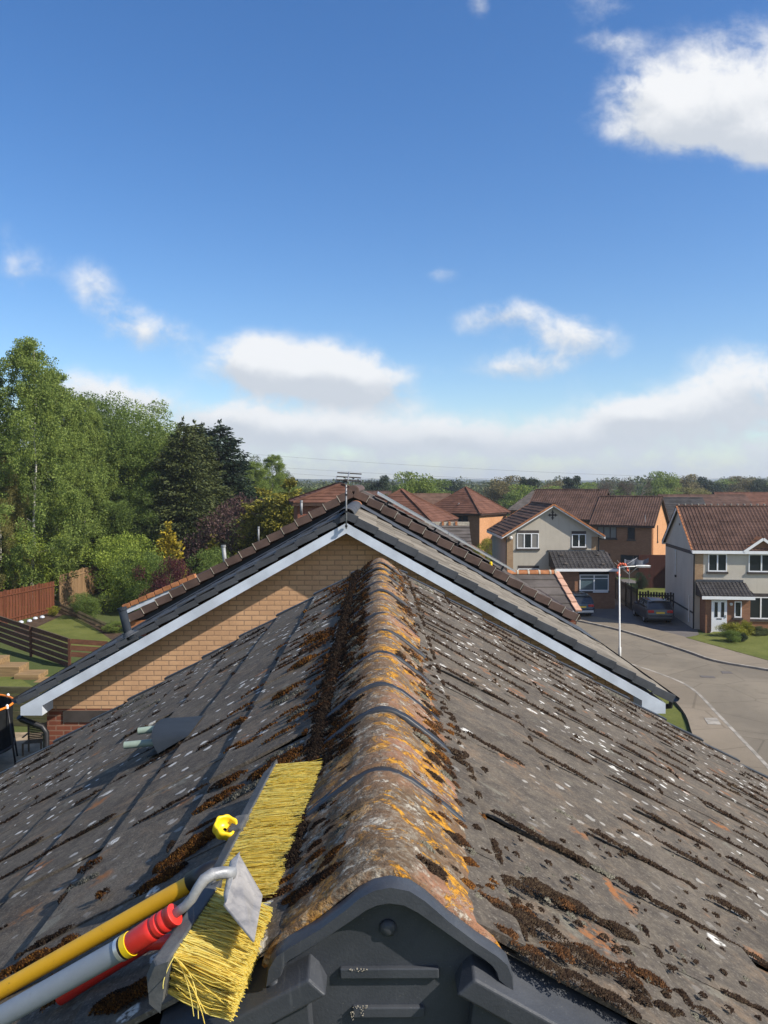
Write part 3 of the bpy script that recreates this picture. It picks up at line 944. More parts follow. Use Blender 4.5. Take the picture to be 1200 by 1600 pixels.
# patches close to the ridge on both slopes
for k in range(190):
    s = -1 if rnd.random() < .55 else 1
    y = Y0 + .1 + (Y1-Y0-.2)*rnd.random()**1.1
    S = .20 + abs(rnd.gauss(0, .17 if s < 0 else .045))
    if s < 0:
        put(rnd.choice((rust, rust, brown, brown, cush)), s, S, y, rnd.uniform(.02, .08), rnd.uniform(.004, .011), rnd.uniform(.004, .009))
    else:
        put(dark if rnd.random() < .8 else rust, s, S, y, rnd.uniform(.006, .02), rnd.uniform(.004, .01), rnd.uniform(.005, .009))
# dark moss where the left slope meets the ridge, also standing for shade there
y = 1.5
while y < Y1 - .03:
    put(dark if rnd.random() < .88 else brown, -1, .205 + rnd.gauss(0, .006), y, rnd.uniform(.020, .036), rnd.uniform(.012, .020), rnd.uniform(.007, .012))
    y += rnd.uniform(.014, .03)
# thick tufts beside the end cap on the right slope
for (px, py, ru, rv, h, ms) in ((800,1440,.05,.022,.014,dark),(840,1455,.06,.02,.014,dark),(815,1432,.03,.015,.012,brown),(905,1505,.06,.022,.016,dark),(960,1525,.07,.022,.016,brown),
        (870,1495,.035,.02,.013,brown),(1010,1535,.05,.018,.013,brown),(880,1420,.022,.016,.012,brown),(850,1520,.05,.02,.014,dark),(905,1545,.06,.018,.014,dark),(950,1570,.06,.018,.014,dark),(790,1470,.03,.02,.013,brown),(1000,1570,.02,.012,.01,dark),(1060,1560,.02,.012,.01,dark),
        (840,1400,.05,.017,.013,dark),(870,1410,.05,.017,.013,dark),(800,1388,.04,.014,.012,dark),(915,1495,.03,.015,.012,brown),(1035,1582,.03,.012,.01,dark),
        (830,1500,.03,.02,.013,brown),(770,1420,.03,.016,.012,brown),(985,1548,.035,.015,.012,dark),(940,1470,.012,.01,.008,dark),(975,1490,.012,.01,.008,dark),(900,1450,.012,.01,.008,dark),(1100,1590,.03,.012,.01,dark)):
    q = on_plane(px, py, (0, 0, APEX), Vector((ST, 0, CT)))
    put(ms, 1, q.x/CT, q.y, ru*.82, rv*.8, h*.85)
for k in range(170):                             # crumbs
    q = on_plane(rnd.uniform(760, 1190), rnd.uniform(1280, 1600), (0, 0, APEX), Vector((ST, 0, CT)))
    if q.y > Y0 + .02 and q.x/CT > .22:
        r = rnd.uniform(.003, .009); put(dark if rnd.random() < .75 else cush, 1, q.x/CT, q.y, r, r, r*.8)
# thick rust bands left of the ridge, between the brooms and the vent
for (px, py, ru, rv) in ((300,1330,.10,.03),(265,1370,.06,.02),(420,1210,.09,.03),(360,1225,.05,.02),(345,1255,.05,.02),(280,1350,.05,.02),(325,1310,.06,.02),(240,1390,.05,.02),(455,1185,.06,.02),(440,1090,.07,.02),(470,1040,.06,.02),(380,1130,.05,.016),(500,1000,.05,.02),
        (80,1500,.05,.014),(40,1515,.05,.014),(110,1480,.03,.01),(130,1545,.06,.014),(200,1500,.05,.014),(60,1560,.06,.014),(170,1585,.06,.014),(220,1560,.06,.016),(140,1360,.02,.012),(170,1400,.015,.01)):
    q = on_plane(px, py, (0, 0, APEX), Vector((-ST, 0, CT)))
    for _ in range(4):
        put(rust if rnd.random() < .85 else dark, -1, -q.x/CT + rnd.gauss(0, .025), q.y + rnd.gauss(0, .012), ru*rnd.uniform(.4, .8), rv*rnd.uniform(.5, .9), .014)
# moss on the flanks of the ridge tiles
pr = dense(PROF, 3)
for k in range(2300):
    y = Y0 + .06 + (Y1-Y0-.1)*rnd.random()**1.25
    left = rnd.random() < .66
    t = rnd.random()**(.75 if left else 2.6)
    x = (-1 if left else 1)*(.189 - t*.125)
    z = np.interp(x, [p[0] for p in PROF], [p[1] for p in PROF])
    e = .004; dz = (np.interp(x+e, [p[0] for p in PROF], [p[1] for p in PROF]) - np.interp(x-e, [p[0] for p in PROF], [p[1] for p in PROF]))/(2*e)
    nn = Vector((-dz, 0, 1)).normalized(); tt = Vector((1, 0, dz)).normalized()
    if rnd.random() > .35 + .55*(1-t): continue
    ms = rnd.choice((rust, brown, brown, dark, dark)) if rnd.random() < .85 else cush
    if y < 1.75 and rnd.random() < .35: continue
    r = rnd.uniform(.006, .02)
    ms.blob(lambda u, v, n: Vector((x, y, RIDGE+z+.001)) + tt*u + Vector((0, v, 0)) + nn*n, np.array(nn), r*1.3, r*.8, r*.42, lodf(y)*.9)
dark.build('dark_moss', M['moss_dark'], 'dark brown moss cushions along the tile joints')
rust.build('rust_moss', M['moss_rust'], 'rust orange moss beside the ridge')
brown.build('brown_moss', M['moss_brown'], 'brown moss tufts by the end cap and on the ridge flanks')
cush.build('grey_moss', M['cushion'], 'pale grey green moss pads on the tiles')

# ------------------------------------------------------------------ brooms and hoe lying on the left slope
def strand_obj(name, roots, tips, r, mat, parent, bend=.004, seg=3):
    n = len(roots); roots = np.array(roots); tips = np.array(tips)
    d = tips - roots; ln = np.linalg.norm(d, axis=1, keepdims=True); d = d/ln
    a = np.cross(d, nrg.normal(size=(n, 3))); a /= np.linalg.norm(a, axis=1, keepdims=True); b = np.cross(d, a)
    bd = nrg.normal(size=(n, 3))*bend
    V = np.empty((n, seg+1, 3, 3))
    for i in range(seg+1):
        t = i/seg
        c = roots + (tips-roots)*t + bd*(t*(1-t)*4)
        rr = r*(1 - .25*t)
        for k in range(3):
            q = 2*math.pi*k/3
            V[:, i, k] = c + (a*math.cos(q) + b*math.sin(q))*rr
    idx = (np.arange(n)*(seg+1)*3)[:, None]
    Fs = []
    for i in range(seg):
        for k in range(3):
            p = i*3+k; q = i*3+(k+1) % 3
            Fs.append(idx + np.array([p, q, q+3, p+3]))
    return np_obj(name, V.reshape(-1, 3), np.concatenate(Fs, 0), mat, parent)

def broom(root, R0, R1, T0, T1, nt, rows, thick, ns, mat, stock_w, spread, ends=(0.0, 0.0), rr=.0011):
    """R0, R1 far and near ends of the stock edge; T0, T1 bristle tips there"""
    ax = (R0 - R1).normalized(); T = ((T0-R0) + (T1-R1)).normalized()
    W = ax.cross(T).normalized()
    T = (W.cross(ax)).normalized()
    roots, tips = [], []
    for i in range(nt):
        u = (i+.5)/nt
        for j in range(rows):
            wv = W*(thick*(.06 + .88*j/max(rows-1, 1)))
            a = R0 + (R1-R0)*u + wv + ax*rnd.gauss(0, .0015)
            b = T0 + (T1-T0)*u
            fl = rnd.gauss(0, spread)
            for k in range(ns):
                e = b - (R0 + (R1-R0)*u)
                l = e*(1 - .05*j/rows + rnd.gauss(0, .018))
                roots.append(a + ax*rnd.gauss(0, .002) + W*rnd.gauss(0, .0015))
                sp_k = 3.2 if rnd.random() < .03 else 1.0
                tips.append(a + l + ax*(fl + rnd.gauss(0, .0042)*sp_k) + W*rnd.gauss(-.001*(sp_k-1), .004)*sp_k)
    strand_obj('bristles', roots, tips, rr, mat, root)
    m = MB()                                     # the stock behind the bristles
    a0, a1 = R0 + ax*ends[0] - T*.004, R1 - ax*ends[1] - T*.004
    prof = []
    nseg = 14
    for i in range(nseg+1):
        t = i/nseg
        c = a0 + (a1-a0)*t
        k = min(1.0, (min(t, 1-t)*nseg/1.2)**.5 + .35)
        prof.append([c + T*.006 - W*.004, c + T*.006 + W*(thick+.004), c - T*stock_w*k + W*(thick*.95), c - T*(stock_w*k+.006) + W*thick*.5, c - T*stock_w*k + W*.004])
    m.grid(prof, closed=True)
    m.f.append(tuple(range(5))); m.f.append(tuple(range(5*nseg, 5*nseg+5))[::-1])
    m.build('stock', M['stock'], root, bevel=.003)
    return ax, T, W

b1 = empty('roof_broom', P(380, 1300, 1.7), label='broom with yellow handle and long bank of yellow bristles against the ridge', cat='broom')
R0, R1 = P(430, 1193, 2.05), P(322, 1402, 1.44)
T0, T1 = P(506, 1190, 2.00), P(428, 1393, 1.40)
ax, T, W = broom(b1, R0, R1, T0, T1, 56, 5, .048, 20, M['bristle'], .020, .0022, (.006, .01), .00085)
# black bristles under the near end
rt, tp = [], []
for k in range(420):
    u = rnd.uniform(.93, 1.085); q = R0 + (R1-R0)*u + W*rnd.uniform(.010, .05); e = (T0 + (T1-T0)*u) - (R0 + (R1-R0)*u)
    rt.append(q - ax*.012); tp.append(q + e*rnd.uniform(.98, 1.06) - ax*.022 + W*.004)
strand_obj('dark_bristles', rt, tp, .0011, M['black'], b1)
sk = R0 + (R1-R0)*.70 - T*.022 + W*.028
p0, p1 = P(318, 1369, 1.56), P(-70, 1588, 1.66)
pd_ = (p1-p0).normalized()
MB().tube([sk + T*.01, p0 + pd_*-.005, p0 + pd_*.03], [.019, .0205, .0205], 20).build('socket', M['black'], b1, smooth=True)
o = MB().tube([p0 + pd_*.02, p0 + (p1-p0)*.35, p1], .0158, 20).build('handle', M['yellow_pole'], b1, smooth=True); set_auto(o.data, 40)
# yellow clamp knob on a bolt
kc = P(352, 1294, 1.70); ka = Vector((.30, -.42, .85)).normalized()
prof = []
m = MB()
a_ = ka.orthogonal().normalized(); b_ = ka.cross(a_)
rows = []
for (r, h) in ((.004, -.010), (.0195, -.011), (.0245, -.008), (.0255, .006), (.0245, .0125), (.0205, .0125), (.0185, .008), (.0175, -.003), (.004, -.004)):
    rows.append([kc + ka*h + (a_*math.cos(t) + b_*math.sin(t))*(r*(1 + (.055*math.cos(7*t) if r > .019 else 0))) for t in [2*math.pi*k/56 for k in range(56)]])
m.grid(rows, closed=True)
m.build('clamp_knob', M['yellow_cap'], b1, smooth=True)
MB().tube([kc - ka*.008, kc - ka*.03, R0 + (R1-R0)*.55 - T*.014 + W*.008], [.006, .006, .008], 10).build('clamp_bolt', M['black'], b1, smooth=True)
cl = R0 + (R1-R0)*.55 - T*.010
MB().bar(cl + ax*.035 + W*.012, cl - ax*.030 + W*.012, .030, .045, W).build('clamp', M['stock'], b1, bevel=.004)

b2 = empty('hand_brush', P(320, 1480, 1.25), label='shorter brush with yellow bristles, splayed strands and red handle under the hoe', cat='broom')
R0b, R1b = P(339, 1386, 1.385), P(268, 1493, 1.175)
T0b, T1b = P(424, 1422, 1.325), P(374, 1536, 1.145)
ax2, T2, W2 = broom(b2, R0b, R1b, T0b, T1b, 21, 5, .058, 32, M['bristle'], .019, .0045, (.012, .030), .0010)
rt, tp = [], []
for k, (px, py) in enumerate(((310, 1592), (303, 1588), (320, 1600), (345, 1562), (255, 1545), (322, 1584))):
    rt.append(R1b + T2*.004 + W2*.001 + ax2*rnd.gauss(0, .002)); tp.append(P(px, py, 1.13))
strand_obj('loose_strands', rt, tp, .0010, M['bristle'], b2, .004, 6)
MB().tube([R0b + (R1b-R0b)*.45 - T2*.02 + W2*.045, P(232, 1474, 1.41), P(94, 1560, 1.44)], [.011, .012, .012], 14).build('handle', M['red_grip'], b2, smooth=True)

hoe = empty('scraper_hoe', P(250, 1440, 1.28), label='scraper hoe with flat metal blade, red grip and grey pole lying across the brushes', cat='hoe')
h0, h1 = P(193, 1481, 1.275), P(-70, 1629, 1.335)
hd = (h1-h0).normalized()
o = MB().tube([h0, h1], .0172, 24).build('pole', M['alu_pole'], hoe, smooth=True); set_auto(o.data, 40)
o = MB().tube([h0 + hd*.006, h0 - hd*.001], .0188, 24).build('collar', M['chrome'], hoe, smooth=True); set_auto(o.data, 40)
o = MB().tube([h0 - hd*.0012, h0 - hd*.006], .0184, 24).build('collar', M['black'], hoe, smooth=True); set_auto(o.data, 40)
o = MB().tube([h0 - hd*.0062, h0 - hd*.017], .0190, 24).build('collar', M['yellow_cap'], hoe, smooth=True); set_auto(o.data, 40)
g0, g1 = h0 - hd*.0172, P(274, 1428, 1.262)
gl = (g1-g0).length; gd = (g1-g0).normalized()
pts, rs = [], []
for (t, r) in ((0, .0200), (.05, .0208), (.42, .0205), (.50, .0200), (.52, .0185), (.56, .0185), (.58, .0200), (.66, .0198), (.68, .0182), (.72, .0182), (.74, .0196), (.81, .0194), (.83, .0180), (.87, .0180), (.89, .0192), (.99, .0195), (1.0, .0175)):
    pts.append(g0 + gd*gl*t); rs.append(r*.88)
o = MB().tube(pts, rs, 24).build('grip', M['red_grip'], hoe, smooth=True); set_auto(o.data, 35)
nk = [P(266, 1433, 1.263), P(288, 1417, 1.262), P(300, 1404, 1.262), P(309, 1388, 1.264), P(319, 1374, 1.268), P(332, 1366, 1.275), P(350, 1363, 1.285), P(366, 1364, 1.295)]
MB().tube(nk, [.0075, .0075, .0078, .0082, .009, .0095, .0095, .009], 14).build('neck', M['galv'], hoe, smooth=True)
q = [P(373, 1332, 1.36), P(411, 1399, 1.315), P(398, 1471, 1.17), P(351, 1413, 1.225)]
nb = (q[1]-q[0]).cross(q[3]-q[0]).normalized()
if nb.y > 0: nb = -nb
m = MB(); m.prism([p for p in q], -nb*.004)
m.build('blade', M['alu'], hoe, bevel=.0012)
sp_ = [q[0] + nb*.001, q[3] + nb*.001, q[3] + (q[0]-q[3]).cross(nb).normalized()*-.0, ]
side = Vector((-1, .1, -.05)).normalized()
m = MB(); m.prism([q[0], q[3], q[3] + side*.007 + (q[0]-q[3])*.16, q[0] + side*.012 + (q[3]-q[0])*.20], nb*.006)
m.build('blade_fold', M['galv'], hoe, bevel=.002)
# ------------------------------------------------------------------ brick gable house behind the roof, and the stepped house after it
def section(c, apex):
    def pt(s, S, y, n=0.0): return Vector((c + s*(CT*S + ST*n), y, apex - ST*S + CT*n))
    return pt
def step_house(label, c, apex, yf, yb, wall_y, half, floor, gauge, cols, slopes_mat, r):
    h = empty('brick_house', (c, (yf+yb)/2, 0), label=label, cat='house')
    pt = section(c, apex)
    n = int(half/CT/gauge)
    s0 = half/CT - gauge*(n-1) if n*gauge < half/CT else gauge
    ncol = max(2, round((yb-yf)/.30))
    for s in (-1, 1):
        m = MB()
        yl = [yf + (yb-yf)*k/ncol for k in range(ncol+1)]
        tile_slope(m, pt, s, yl, n, half/CT - gauge*(n-1), gauge, .024, .003, .002, r)
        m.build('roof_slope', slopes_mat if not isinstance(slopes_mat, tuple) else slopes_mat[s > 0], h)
        d = MB()
        a = [pt(s, S, y, -.03) for S, y in ((0, yf+.03), (0, yb-.01), (half/CT-.04, yb-.01), (half/CT-.04, yf+.03))]
        b = [p - Vector((0, 0, .05)) for p in a]
        d.add(a+b, [(0,1,2,3), (7,6,5,4), (0,4,5,1), (1,5,6,2), (2,6,7,3), (3,7,4,0)])
        d.build('roof_deck', M['black'], h)
    return h, pt
A_C, A_APEX, A_Y = P(541, 817, 11.78).x, 8.62, 11.76
A_HALF = 4.74
ra = random.Random(3)
ha, pa = step_house('tan brick gable house with white bargeboards facing the mossy ridge', A_C, A_APEX, A_Y, 17.36, 12.0, A_HALF, 0, .330, 18, (M['slate'], M['roof_grit']), ra)  # darker left, paler right: shade and sun of one roof put into colour
tag(ha, cat='house')
WY = 12.16
zt = lambda x: A_APEX - .567*abs(x - A_C) - .31
xl, xr = P(66, 1100, 12.05).x + .02, P(1003, 1100, 12.05).x - .02
m = MB()
ZB = P(0, 1112, 12.0).z
m.prism([(xl, WY, ZB), (xr, WY, ZB), (xr, WY, zt(xr)), (A_C, WY, zt(A_C)), (xl, WY, zt(xl))], (0, .25, 0))
m.build('gable_wall', M['brick_tan'], ha)
m = MB(); m.box((xl, WY+.004, 0), (xr, WY+.25, ZB-.002)); m.box((xl, WY+.252, 0), (xl+.25, 17.3, zt(xl))); m.box((xr-.25, WY+.252, 0), (xr, 17.3, zt(xr)))
m.build('wall', M['brick_red'], ha)
a, b = P(92, 1113, 12.0), P(230, 1133, 12.0)
MB().box((a.x, WY-.012, b.z), (b.x, WY-.001, a.z-.02)).build('stone_panel', M['band'], ha)  # dark brown panel across the top of the lower wall
# white bargeboards with box ends
for s, tipx, bx in ((-1, 32, 66), (1, 1040, 1003)):
    yb_ = 11.765
    top0 = P(541, 817, yb_); tip = P(tipx, 817 + .565*abs(tipx-541), yb_)
    e = Vector((0, 0, -.150))
    bot = P(tipx, 1118 if s < 0 else 1115, yb_); bc = P(bx, 1118 if s < 0 else 1115, yb_)
    up = Vector((bc.x, yb_, top0.z - .150 - .567*abs(bc.x-top0.x)))
    poly = [top0, top0 + e, up, bc, bot, tip]
    MB().prism(poly, (0, .03, 0)).build('bargeboard', M['white_paint'], ha)
    MB().prism([Vector((bc.x, yb_+.031, bc.z)), Vector((bc.x, yb_+.031, up.z)), Vector((bot.x, yb_+.031, tip.z)), Vector((bot.x, yb_+.031, bot.z))], (0, 5.4, 0)).build('soffit_box', M['white_paint'], ha)
    so = MB(); so.add([top0 + Vector((0, .031, -.10)), Vector((tip.x, yb_+.031, tip.z-.1)), Vector((tip.x, WY-.002, tip.z-.1)), Vector((top0.x, WY-.002, top0.z-.10))], [(0,1,2,3)])
    so.build('soffit', M['white_paint'], ha)
    ex = pa(s, A_HALF/CT, 0)
    g = MB()
    rows = []
    for y in (A_Y+.02, 17.3):
        rows.append([Vector((ex.x + s*.045 + .058*math.cos(t), y, ex.z - .035 + .058*math.sin(t))) for t in [math.pi + math.pi*k/10 for k in range(11)]])
    g.grid(rows); g.build('gutter', M['black'], ha, smooth=True)
    # dark dry-verge strip stepping along the tile edges
    n = int(A_HALF/CT/.33)
    for i in range(n+1):
        Sb = A_HALF/CT - .33*i
        a = pa(s, max(Sb-.335, 0), A_Y+.006, -.008); b = pa(s, Sb+.006, A_Y+.006, .016)
        MB().bar(a - Vector((0, 0, .06 if s > 0 else .085)), b - Vector((0, 0, .06 if s > 0 else .085)), .03, .115 if s > 0 else .085, Vector((s*ST, 0, CT))).build('verge_cap', M['slate'], ha, bevel=.004)
exl = pa(-1, A_HALF/CT, 0)
pd = [P(30, 1120, 11.95), P(34, 1124, 11.98), P(66, 1136, 11.98), P(72, 1144, 11.98), Vector((P(73, 1144, 11.98).x, 11.98, 0.1))]
o = MB().tube(pd, .045, 12).build('downpipe', M['black'], ha, smooth=True); set_auto(o.data, 50)
er = pa(1, A_HALF/CT, 0)
o = MB().tube([Vector((er.x+.045, A_Y+.2, er.z-.09)), Vector((er.x+.04, A_Y+.2, er.z-.2)), Vector((xr+.03, WY+.35, er.z-.42)), Vector((xr+.06, WY+.35, .1))], .04, 12).build('downpipe', M['black'], ha, smooth=True); set_auto(o.data, 50)
# half round ridge tiles
for k in range(12):
    y = A_Y + .02 + k*.455
    rows = []
    for yy, q in ((y, .9), (y+.004, 1), (y+.44, 1), (y+.446, .9)):
        rows.append([Vector((A_C + .125*math.cos(t)*q, yy, A_APEX - .055 + .10*math.sin(t)*q)) for t in [math.pi*j/12 for j in range(13)]])
    MB().grid(rows).build('ridge_tile', M['slate'] if k < 11 else M['terracotta'], ha, smooth=True)

# next house, stepped up 45 cm
B_C, B_APEX, B_Y, B_HALF = P(552, 761, 17.15).x, 8.905, 17.20, 4.74
rb = random.Random(5)
hb, pb = step_house('stepped up house with brown verge tiles and a solar panel behind the brick gable', B_C, B_APEX, B_Y, 24.6, 17.4, B_HALF, 0, .33, 24, M['roof_grey'], rb)
zt2 = lambda x: B_APEX - .567*abs(x - B_C) - .12
xl2, xr2 = B_C - 4.42, B_C + 4.42
MB().prism([(xl2, 17.40, 0), (xr2, 17.40, 0), (xr2, 17.40, zt2(xr2)), (B_C, 17.40, zt2(B_C)), (xl2, 17.40, zt2(xl2))], (0, .25, 0)).build('wall', M['brick_red'], hb)
m = MB(); m.box((xl2, 17.652, 0), (xl2+.25, 24.4, zt2(xl2))); m.box((xr2-.25, 17.652, 0), (xr2, 24.4, zt2(xr2))); m.build('wall', M['brick_red'], hb)
# lead flashing stepped up the exposed gable strip
for s in (-1, 1):
    m = MB()
    for i in range(13):
        x0, x1 = i*.36, i*.36+.375
        za, zb_ = A_APEX - .567*x0 + .02, A_APEX - .567*x1 + .02
        X0, X1 = B_C + s*x0, B_C + s*x1
        yy = 17.375 - .004*(i % 2)
        m.prism([(X0, yy, za-.05), (X1, yy, zb_-.05), (X1, yy, zb_+.27), (X0, yy, za+.27)], (0, .012, 0))
    m.build('lead_flashing', M['lead'], hb)
    ap_ = MB()
    for i in range(14):                          # ragged apron dressed over the lower tiles
        S0, S1 = .06 + i*.385, .06 + (i+1)*.385 + .01
        y0 = 15.75 + .12*math.sin(i*2.3)
        q4 = [pa(s, S0, y0, .019 + .002*(i % 2)), pa(s, S1, y0 + .05, .019 + .002*(i % 2)), pa(s, S1, 17.372, .03), pa(s, S0, 17.372, .03)]
        ap_.prism(q4, (0, 0, .006))
    ap_.build('lead_apron', M['lead'], hb)
    t0 = pb(s, 0, 0); t1 = pb(s, B_HALF/CT, 0)
    MB().prism([(t0.x, 17.30, t0.z-.03), (t1.x, 17.30, t1.z-.03), (t1.x, 17.30, t1.z-.19), (t0.x, 17.30, t0.z-.19)], (0, .06, 0)).build('bargeboard', M['brown_frame'], hb)
    n = int(B_HALF/CT/.338)
    for i in range(n+1):
        Sb = B_HALF/CT - .338*i
        if Sb < .1: continue
        a = pb(s, max(Sb-.322, 0), 17.19, -.022); b = pb(s, Sb, 17.19, .016)
        m = MB(); nn = Vector((s*ST, 0, CT))
        m.bar(a - nn*.055 + Vector((0, -.045, 0)), b - nn*.055 + Vector((0, -.045, 0)), .02, .15, nn)
        m.bar(a + nn*.022 + Vector((0, .02, 0)), b + nn*.022 + Vector((0, .02, 0)), .15, .018, nn)
        m.build('verge_tile', M['verge_brown'], hb, bevel=.005)
        e = b - (b-a).normalized()*.006
        MB().bar(e - nn*.125 + Vector((0, -.058, 0)), e + nn*.036 + Vector((0, -.058, 0)), .008, .012, Vector((1, 0, 0))).build('mortar_joint', M['mortar'], hb)
    bx = pb(s, B_HALF/CT - .04, 17.24)
    MB().box((bx.x - (.42 if s > 0 else 0), 17.24, bx.z-.34), (bx.x + (0 if s > 0 else .42), 17.29, bx.z-.10)).build('box_end', M['terracotta'] if s < 0 else M['brick_red'], hb)
    g = MB(); g.tube([(bx.x + s*.06, 17.25, bx.z-.06), (bx.x + s*.06, 24.5, bx.z-.06)], .055, 10); g.build('gutter', M['brown_frame'], hb)
bx = pb(1, B_HALF/CT - .04, 17.24)
MB().tube([(bx.x-.12, 17.3, bx.z-.3), (bx.x-.12, 17.3, bx.z-.46), (bx.x-.32, 17.36, bx.z-.56)], .04, 8).build('downpipe', M['brown_frame'], hb, smooth=True)
for k in range(16):
    y = B_Y - .06 + k*.455
    rows = []
    for yy, q in ((y, .85), (y+.004, 1), (y+.44, 1), (y+.446, .85)):
        rows.append([Vector((B_C + .13*math.cos(t)*q, yy, B_APEX - .05 + .13*math.sin(t)*q)) for t in [math.pi*j/12 for j in range(13)]])
    m = MB().grid(rows)
    if k == 0: m.f.append(tuple(range(13)))
    m.build('ridge_tile', M['verge_brown'], hb, smooth=False)
# solar panels on the sunny slope
sp = empty('solar_panel', (2, 20, 7.6), label='thin silver framed solar panel array raised above the stepped roof', cat='solar panel')
for (S0, S1) in ((.50, 2.33), (2.35, 4.10)):
    a = [pb(1, S, y, n) for n in (.135, .175) for S, y in ((S0, 18.5), (S1, 18.5), (S1, 22.4), (S0, 22.4))]
    MB().add(a, [(3,2,1,0), (4,5,6,7), (0,1,5,4), (1,2,6,5), (2,3,7,6), (3,0,4,7)]).build('panel_frame', M['chrome'], sp)
    a = [pb(1, S, y, .177) for S, y in ((S0+.03, 18.53), (S1-.03, 18.53), (S1-.03, 22.37), (S0+.03, 22.37))]
    MB().add(a, [(0,1,2,3)]).build('panel_glass', M['solar'], sp)
    for S in (S0+.3, S1-.3):
        MB().bar(pb(1, S, 18.55, .01), pb(1, S, 18.55, .135), .04, .04, (0, 1, 0)).build('bracket', M['black'], sp)
q = P(767, 881, 18.45); MB().lathe(q, (0, 0, 1), [(.02, -.05), (.035, -.04), (.035, .03), (.02, .05)], 10).build('end_cap', M['yellow_cap'], sp)
# cross wing on the right with orange ridge
w0, w1 = P(868, 895, 22.5), P(903, 957, 20.4)
xs = B_C + (B_APEX - w0.z)/.567 - .05
xe = B_C + (B_APEX - w1.z)/.567 - .05
for back in (0, 1):
    m = MB()
    for k in range(5):
        def q(t, x, n):
            y = (w1.y + (w0.y-w1.y)*t) if not back else (2*w0.y - w1.y - (w0.y-w1.y)*t)
            return Vector((x, y, w1.z + (w0.z-w1.z)*t + n))
        t0, t1 = k/5, (k+1)/5 + .02
        xl0, xl1 = xe + (xs-xe)*t0, xe + (xs-xe)*min(t1, 1)
        xr0, xr1 = w1.x + (w0.x-w1.x)*t0, w1.x + (w0.x-w1.x)*min(t1, 1)
        m.add([q(t0, xl0, .03), q(t0, xr0, .03), q(min(t1, 1), xr1, 0), q(min(t1, 1), xl1, 0), q(t0, xl0, 0), q(t0, xr0, 0)], [(0,1,2,3), (4,5,1,0)])
    m.build('wing_roof', M['roof_grey'], hb)
m = MB(); m.prism([(w1.x-.15, w1.y+.1, 0), (w1.x-.15, 2*w0.y-w1.y-.1, 0), (w1.x-.15, 2*w0.y-w1.y-.1, w1.z-.03), (w0.x-.15, w0.y, w0.z-.05), (w1.x-.15, w1.y+.1, w1.z-.03)], (-.9, 0, 0)); m.build('wing_wall', M['brick_red'], hb)
x = xs
k = 0
while x < w0.x - .05:
    x2 = min(x + .30, w0.x)
    MB().add(*(lambda r: ([p for q in r for p in q], [(j, j+1, 9+j+1, 9+j) for j in range(8)] + [tuple(range(9)), tuple(range(9, 18))]))([[Vector((xx, w0.y - .13*math.cos(t), w0.z - .02 + .10*math.sin(t))) for t in [math.pi*j/8 for j in range(9)]] for xx in (x, x2-.02)])).build('ridge_tile', M['terracotta'], hb)
    MB().add(*(lambda r: ([p for q in r for p in q], [(j, j+1, 9+j+1, 9+j) for j in range(8)]))([[Vector((xx, w0.y - .138*math.cos(t), w0.z - .02 + .108*math.sin(t))) for t in [math.pi*j/8 for j in range(9)]] for xx in (x2-.045, x2+.005)])).build('mortar_joint', M['mortar'], hb)
    x = x2; k += 1
for k in range(5):
    a = w1 + (w0-w1)*(k/5) + Vector((.02, 0, .045)); b = w1 + (w0-w1)*((k+1)/5) + Vector((.02, 0, .02))
    MB().bar(a, b, .16, .05).build('verge_tile', M['pinkclay'], hb, bevel=.006)
# lean-to wing on the left with orange verge and white board
l0, l1 = P(192, 947, 22.0), P(306, 897, 22.0)
d_ = l1 - l0
for k in range(9):
    a, b = l0 + d_*(k/9), l0 + d_*((k+1)/9 - .006)
    MB().bar(a + Vector((0, .04, -.03)), b + Vector((0, .04, -.05)), .2, .12).build('verge_tile', M['terracotta'], hb, bevel=.008)
MB().bar(l0 + Vector((.02, 0, -.16)), l1 + Vector((0, 0, -.16)), .03, .14).build('bargeboard', M['white_paint'], hb)
m = MB(); m.prism([l0 + Vector((.02, .1, -.06)), l1 + Vector((0, .1, -.06)), l1 + Vector((0, 3.5, -.06)), l0 + Vector((.02, 3.5, -.06))], (0, 0, -.12)); m.build('wing_roof', M['roof_brown'], hb)
m = MB(); m.prism([l0 + Vector((.25, .12, -.25)), l1 + Vector((.4, .12, -.22)), Vector((l1.x+.4, l1.y+.12, 0)), Vector((l0.x+.25, l0.y+.12, 0))], (0, 3.3, 0)); m.build('wing_wall', M['brick_red'], hb)

# vent pipe standing in the left slope
nA = Vector((-ST, 0, CT))
q = on_plane(202, 993, pa(-1, 0, 0), nA)
vpipe = empty('vent_pipe', q, label='grey plastic soil vent pipe leaning at the left eave of the brick house', cat='pipe')
MB().tube([q - nA*.05, q + Vector((-.02, 0, .05)), q + Vector((-.085, 0, .33))], .050, 18).build('pipe', M['slate_grey'], vpipe, smooth=True)
MB().tube([q + Vector((-.080, 0, .31)), q + Vector((-.088, 0, .345))], .057, 18).build('rim', M['slate_grey'], vpipe)
MB().lathe(q - nA*.01, nA, [(.12, 0), (.12, .012), (.08, .02), (.062, .05), (.058, .06)], 18).build('flashing_collar', M['lead'], vpipe)
for (px, py0, py1, d, r, lb) in ((353, 853, 892, 20.0, .05, 'short grey flue pipe behind the brown verge tiles'), (471, 783, 805, 20.5, .03, 'thin grey flue post nearest the aerial'), (404, 824, 850, 20.5, .022, 'thin pale pipe between the flue and the post')):
    p0_, p1_ = P(px, py1, d), P(px - (4 if px < 360 else 0), py0, d)
    t = empty('flue_pipe', p0_, label=lb, cat='pipe')
    MB().tube([p0_, p1_], r, 12).build('pipe', M['galv'], t, smooth=True)
    MB().tube([p1_ - (p1_-p0_).normalized()*.03, p1_ + (p1_-p0_).normalized()*.02], r*1.25, 12).build('cap', M['galv'], t)

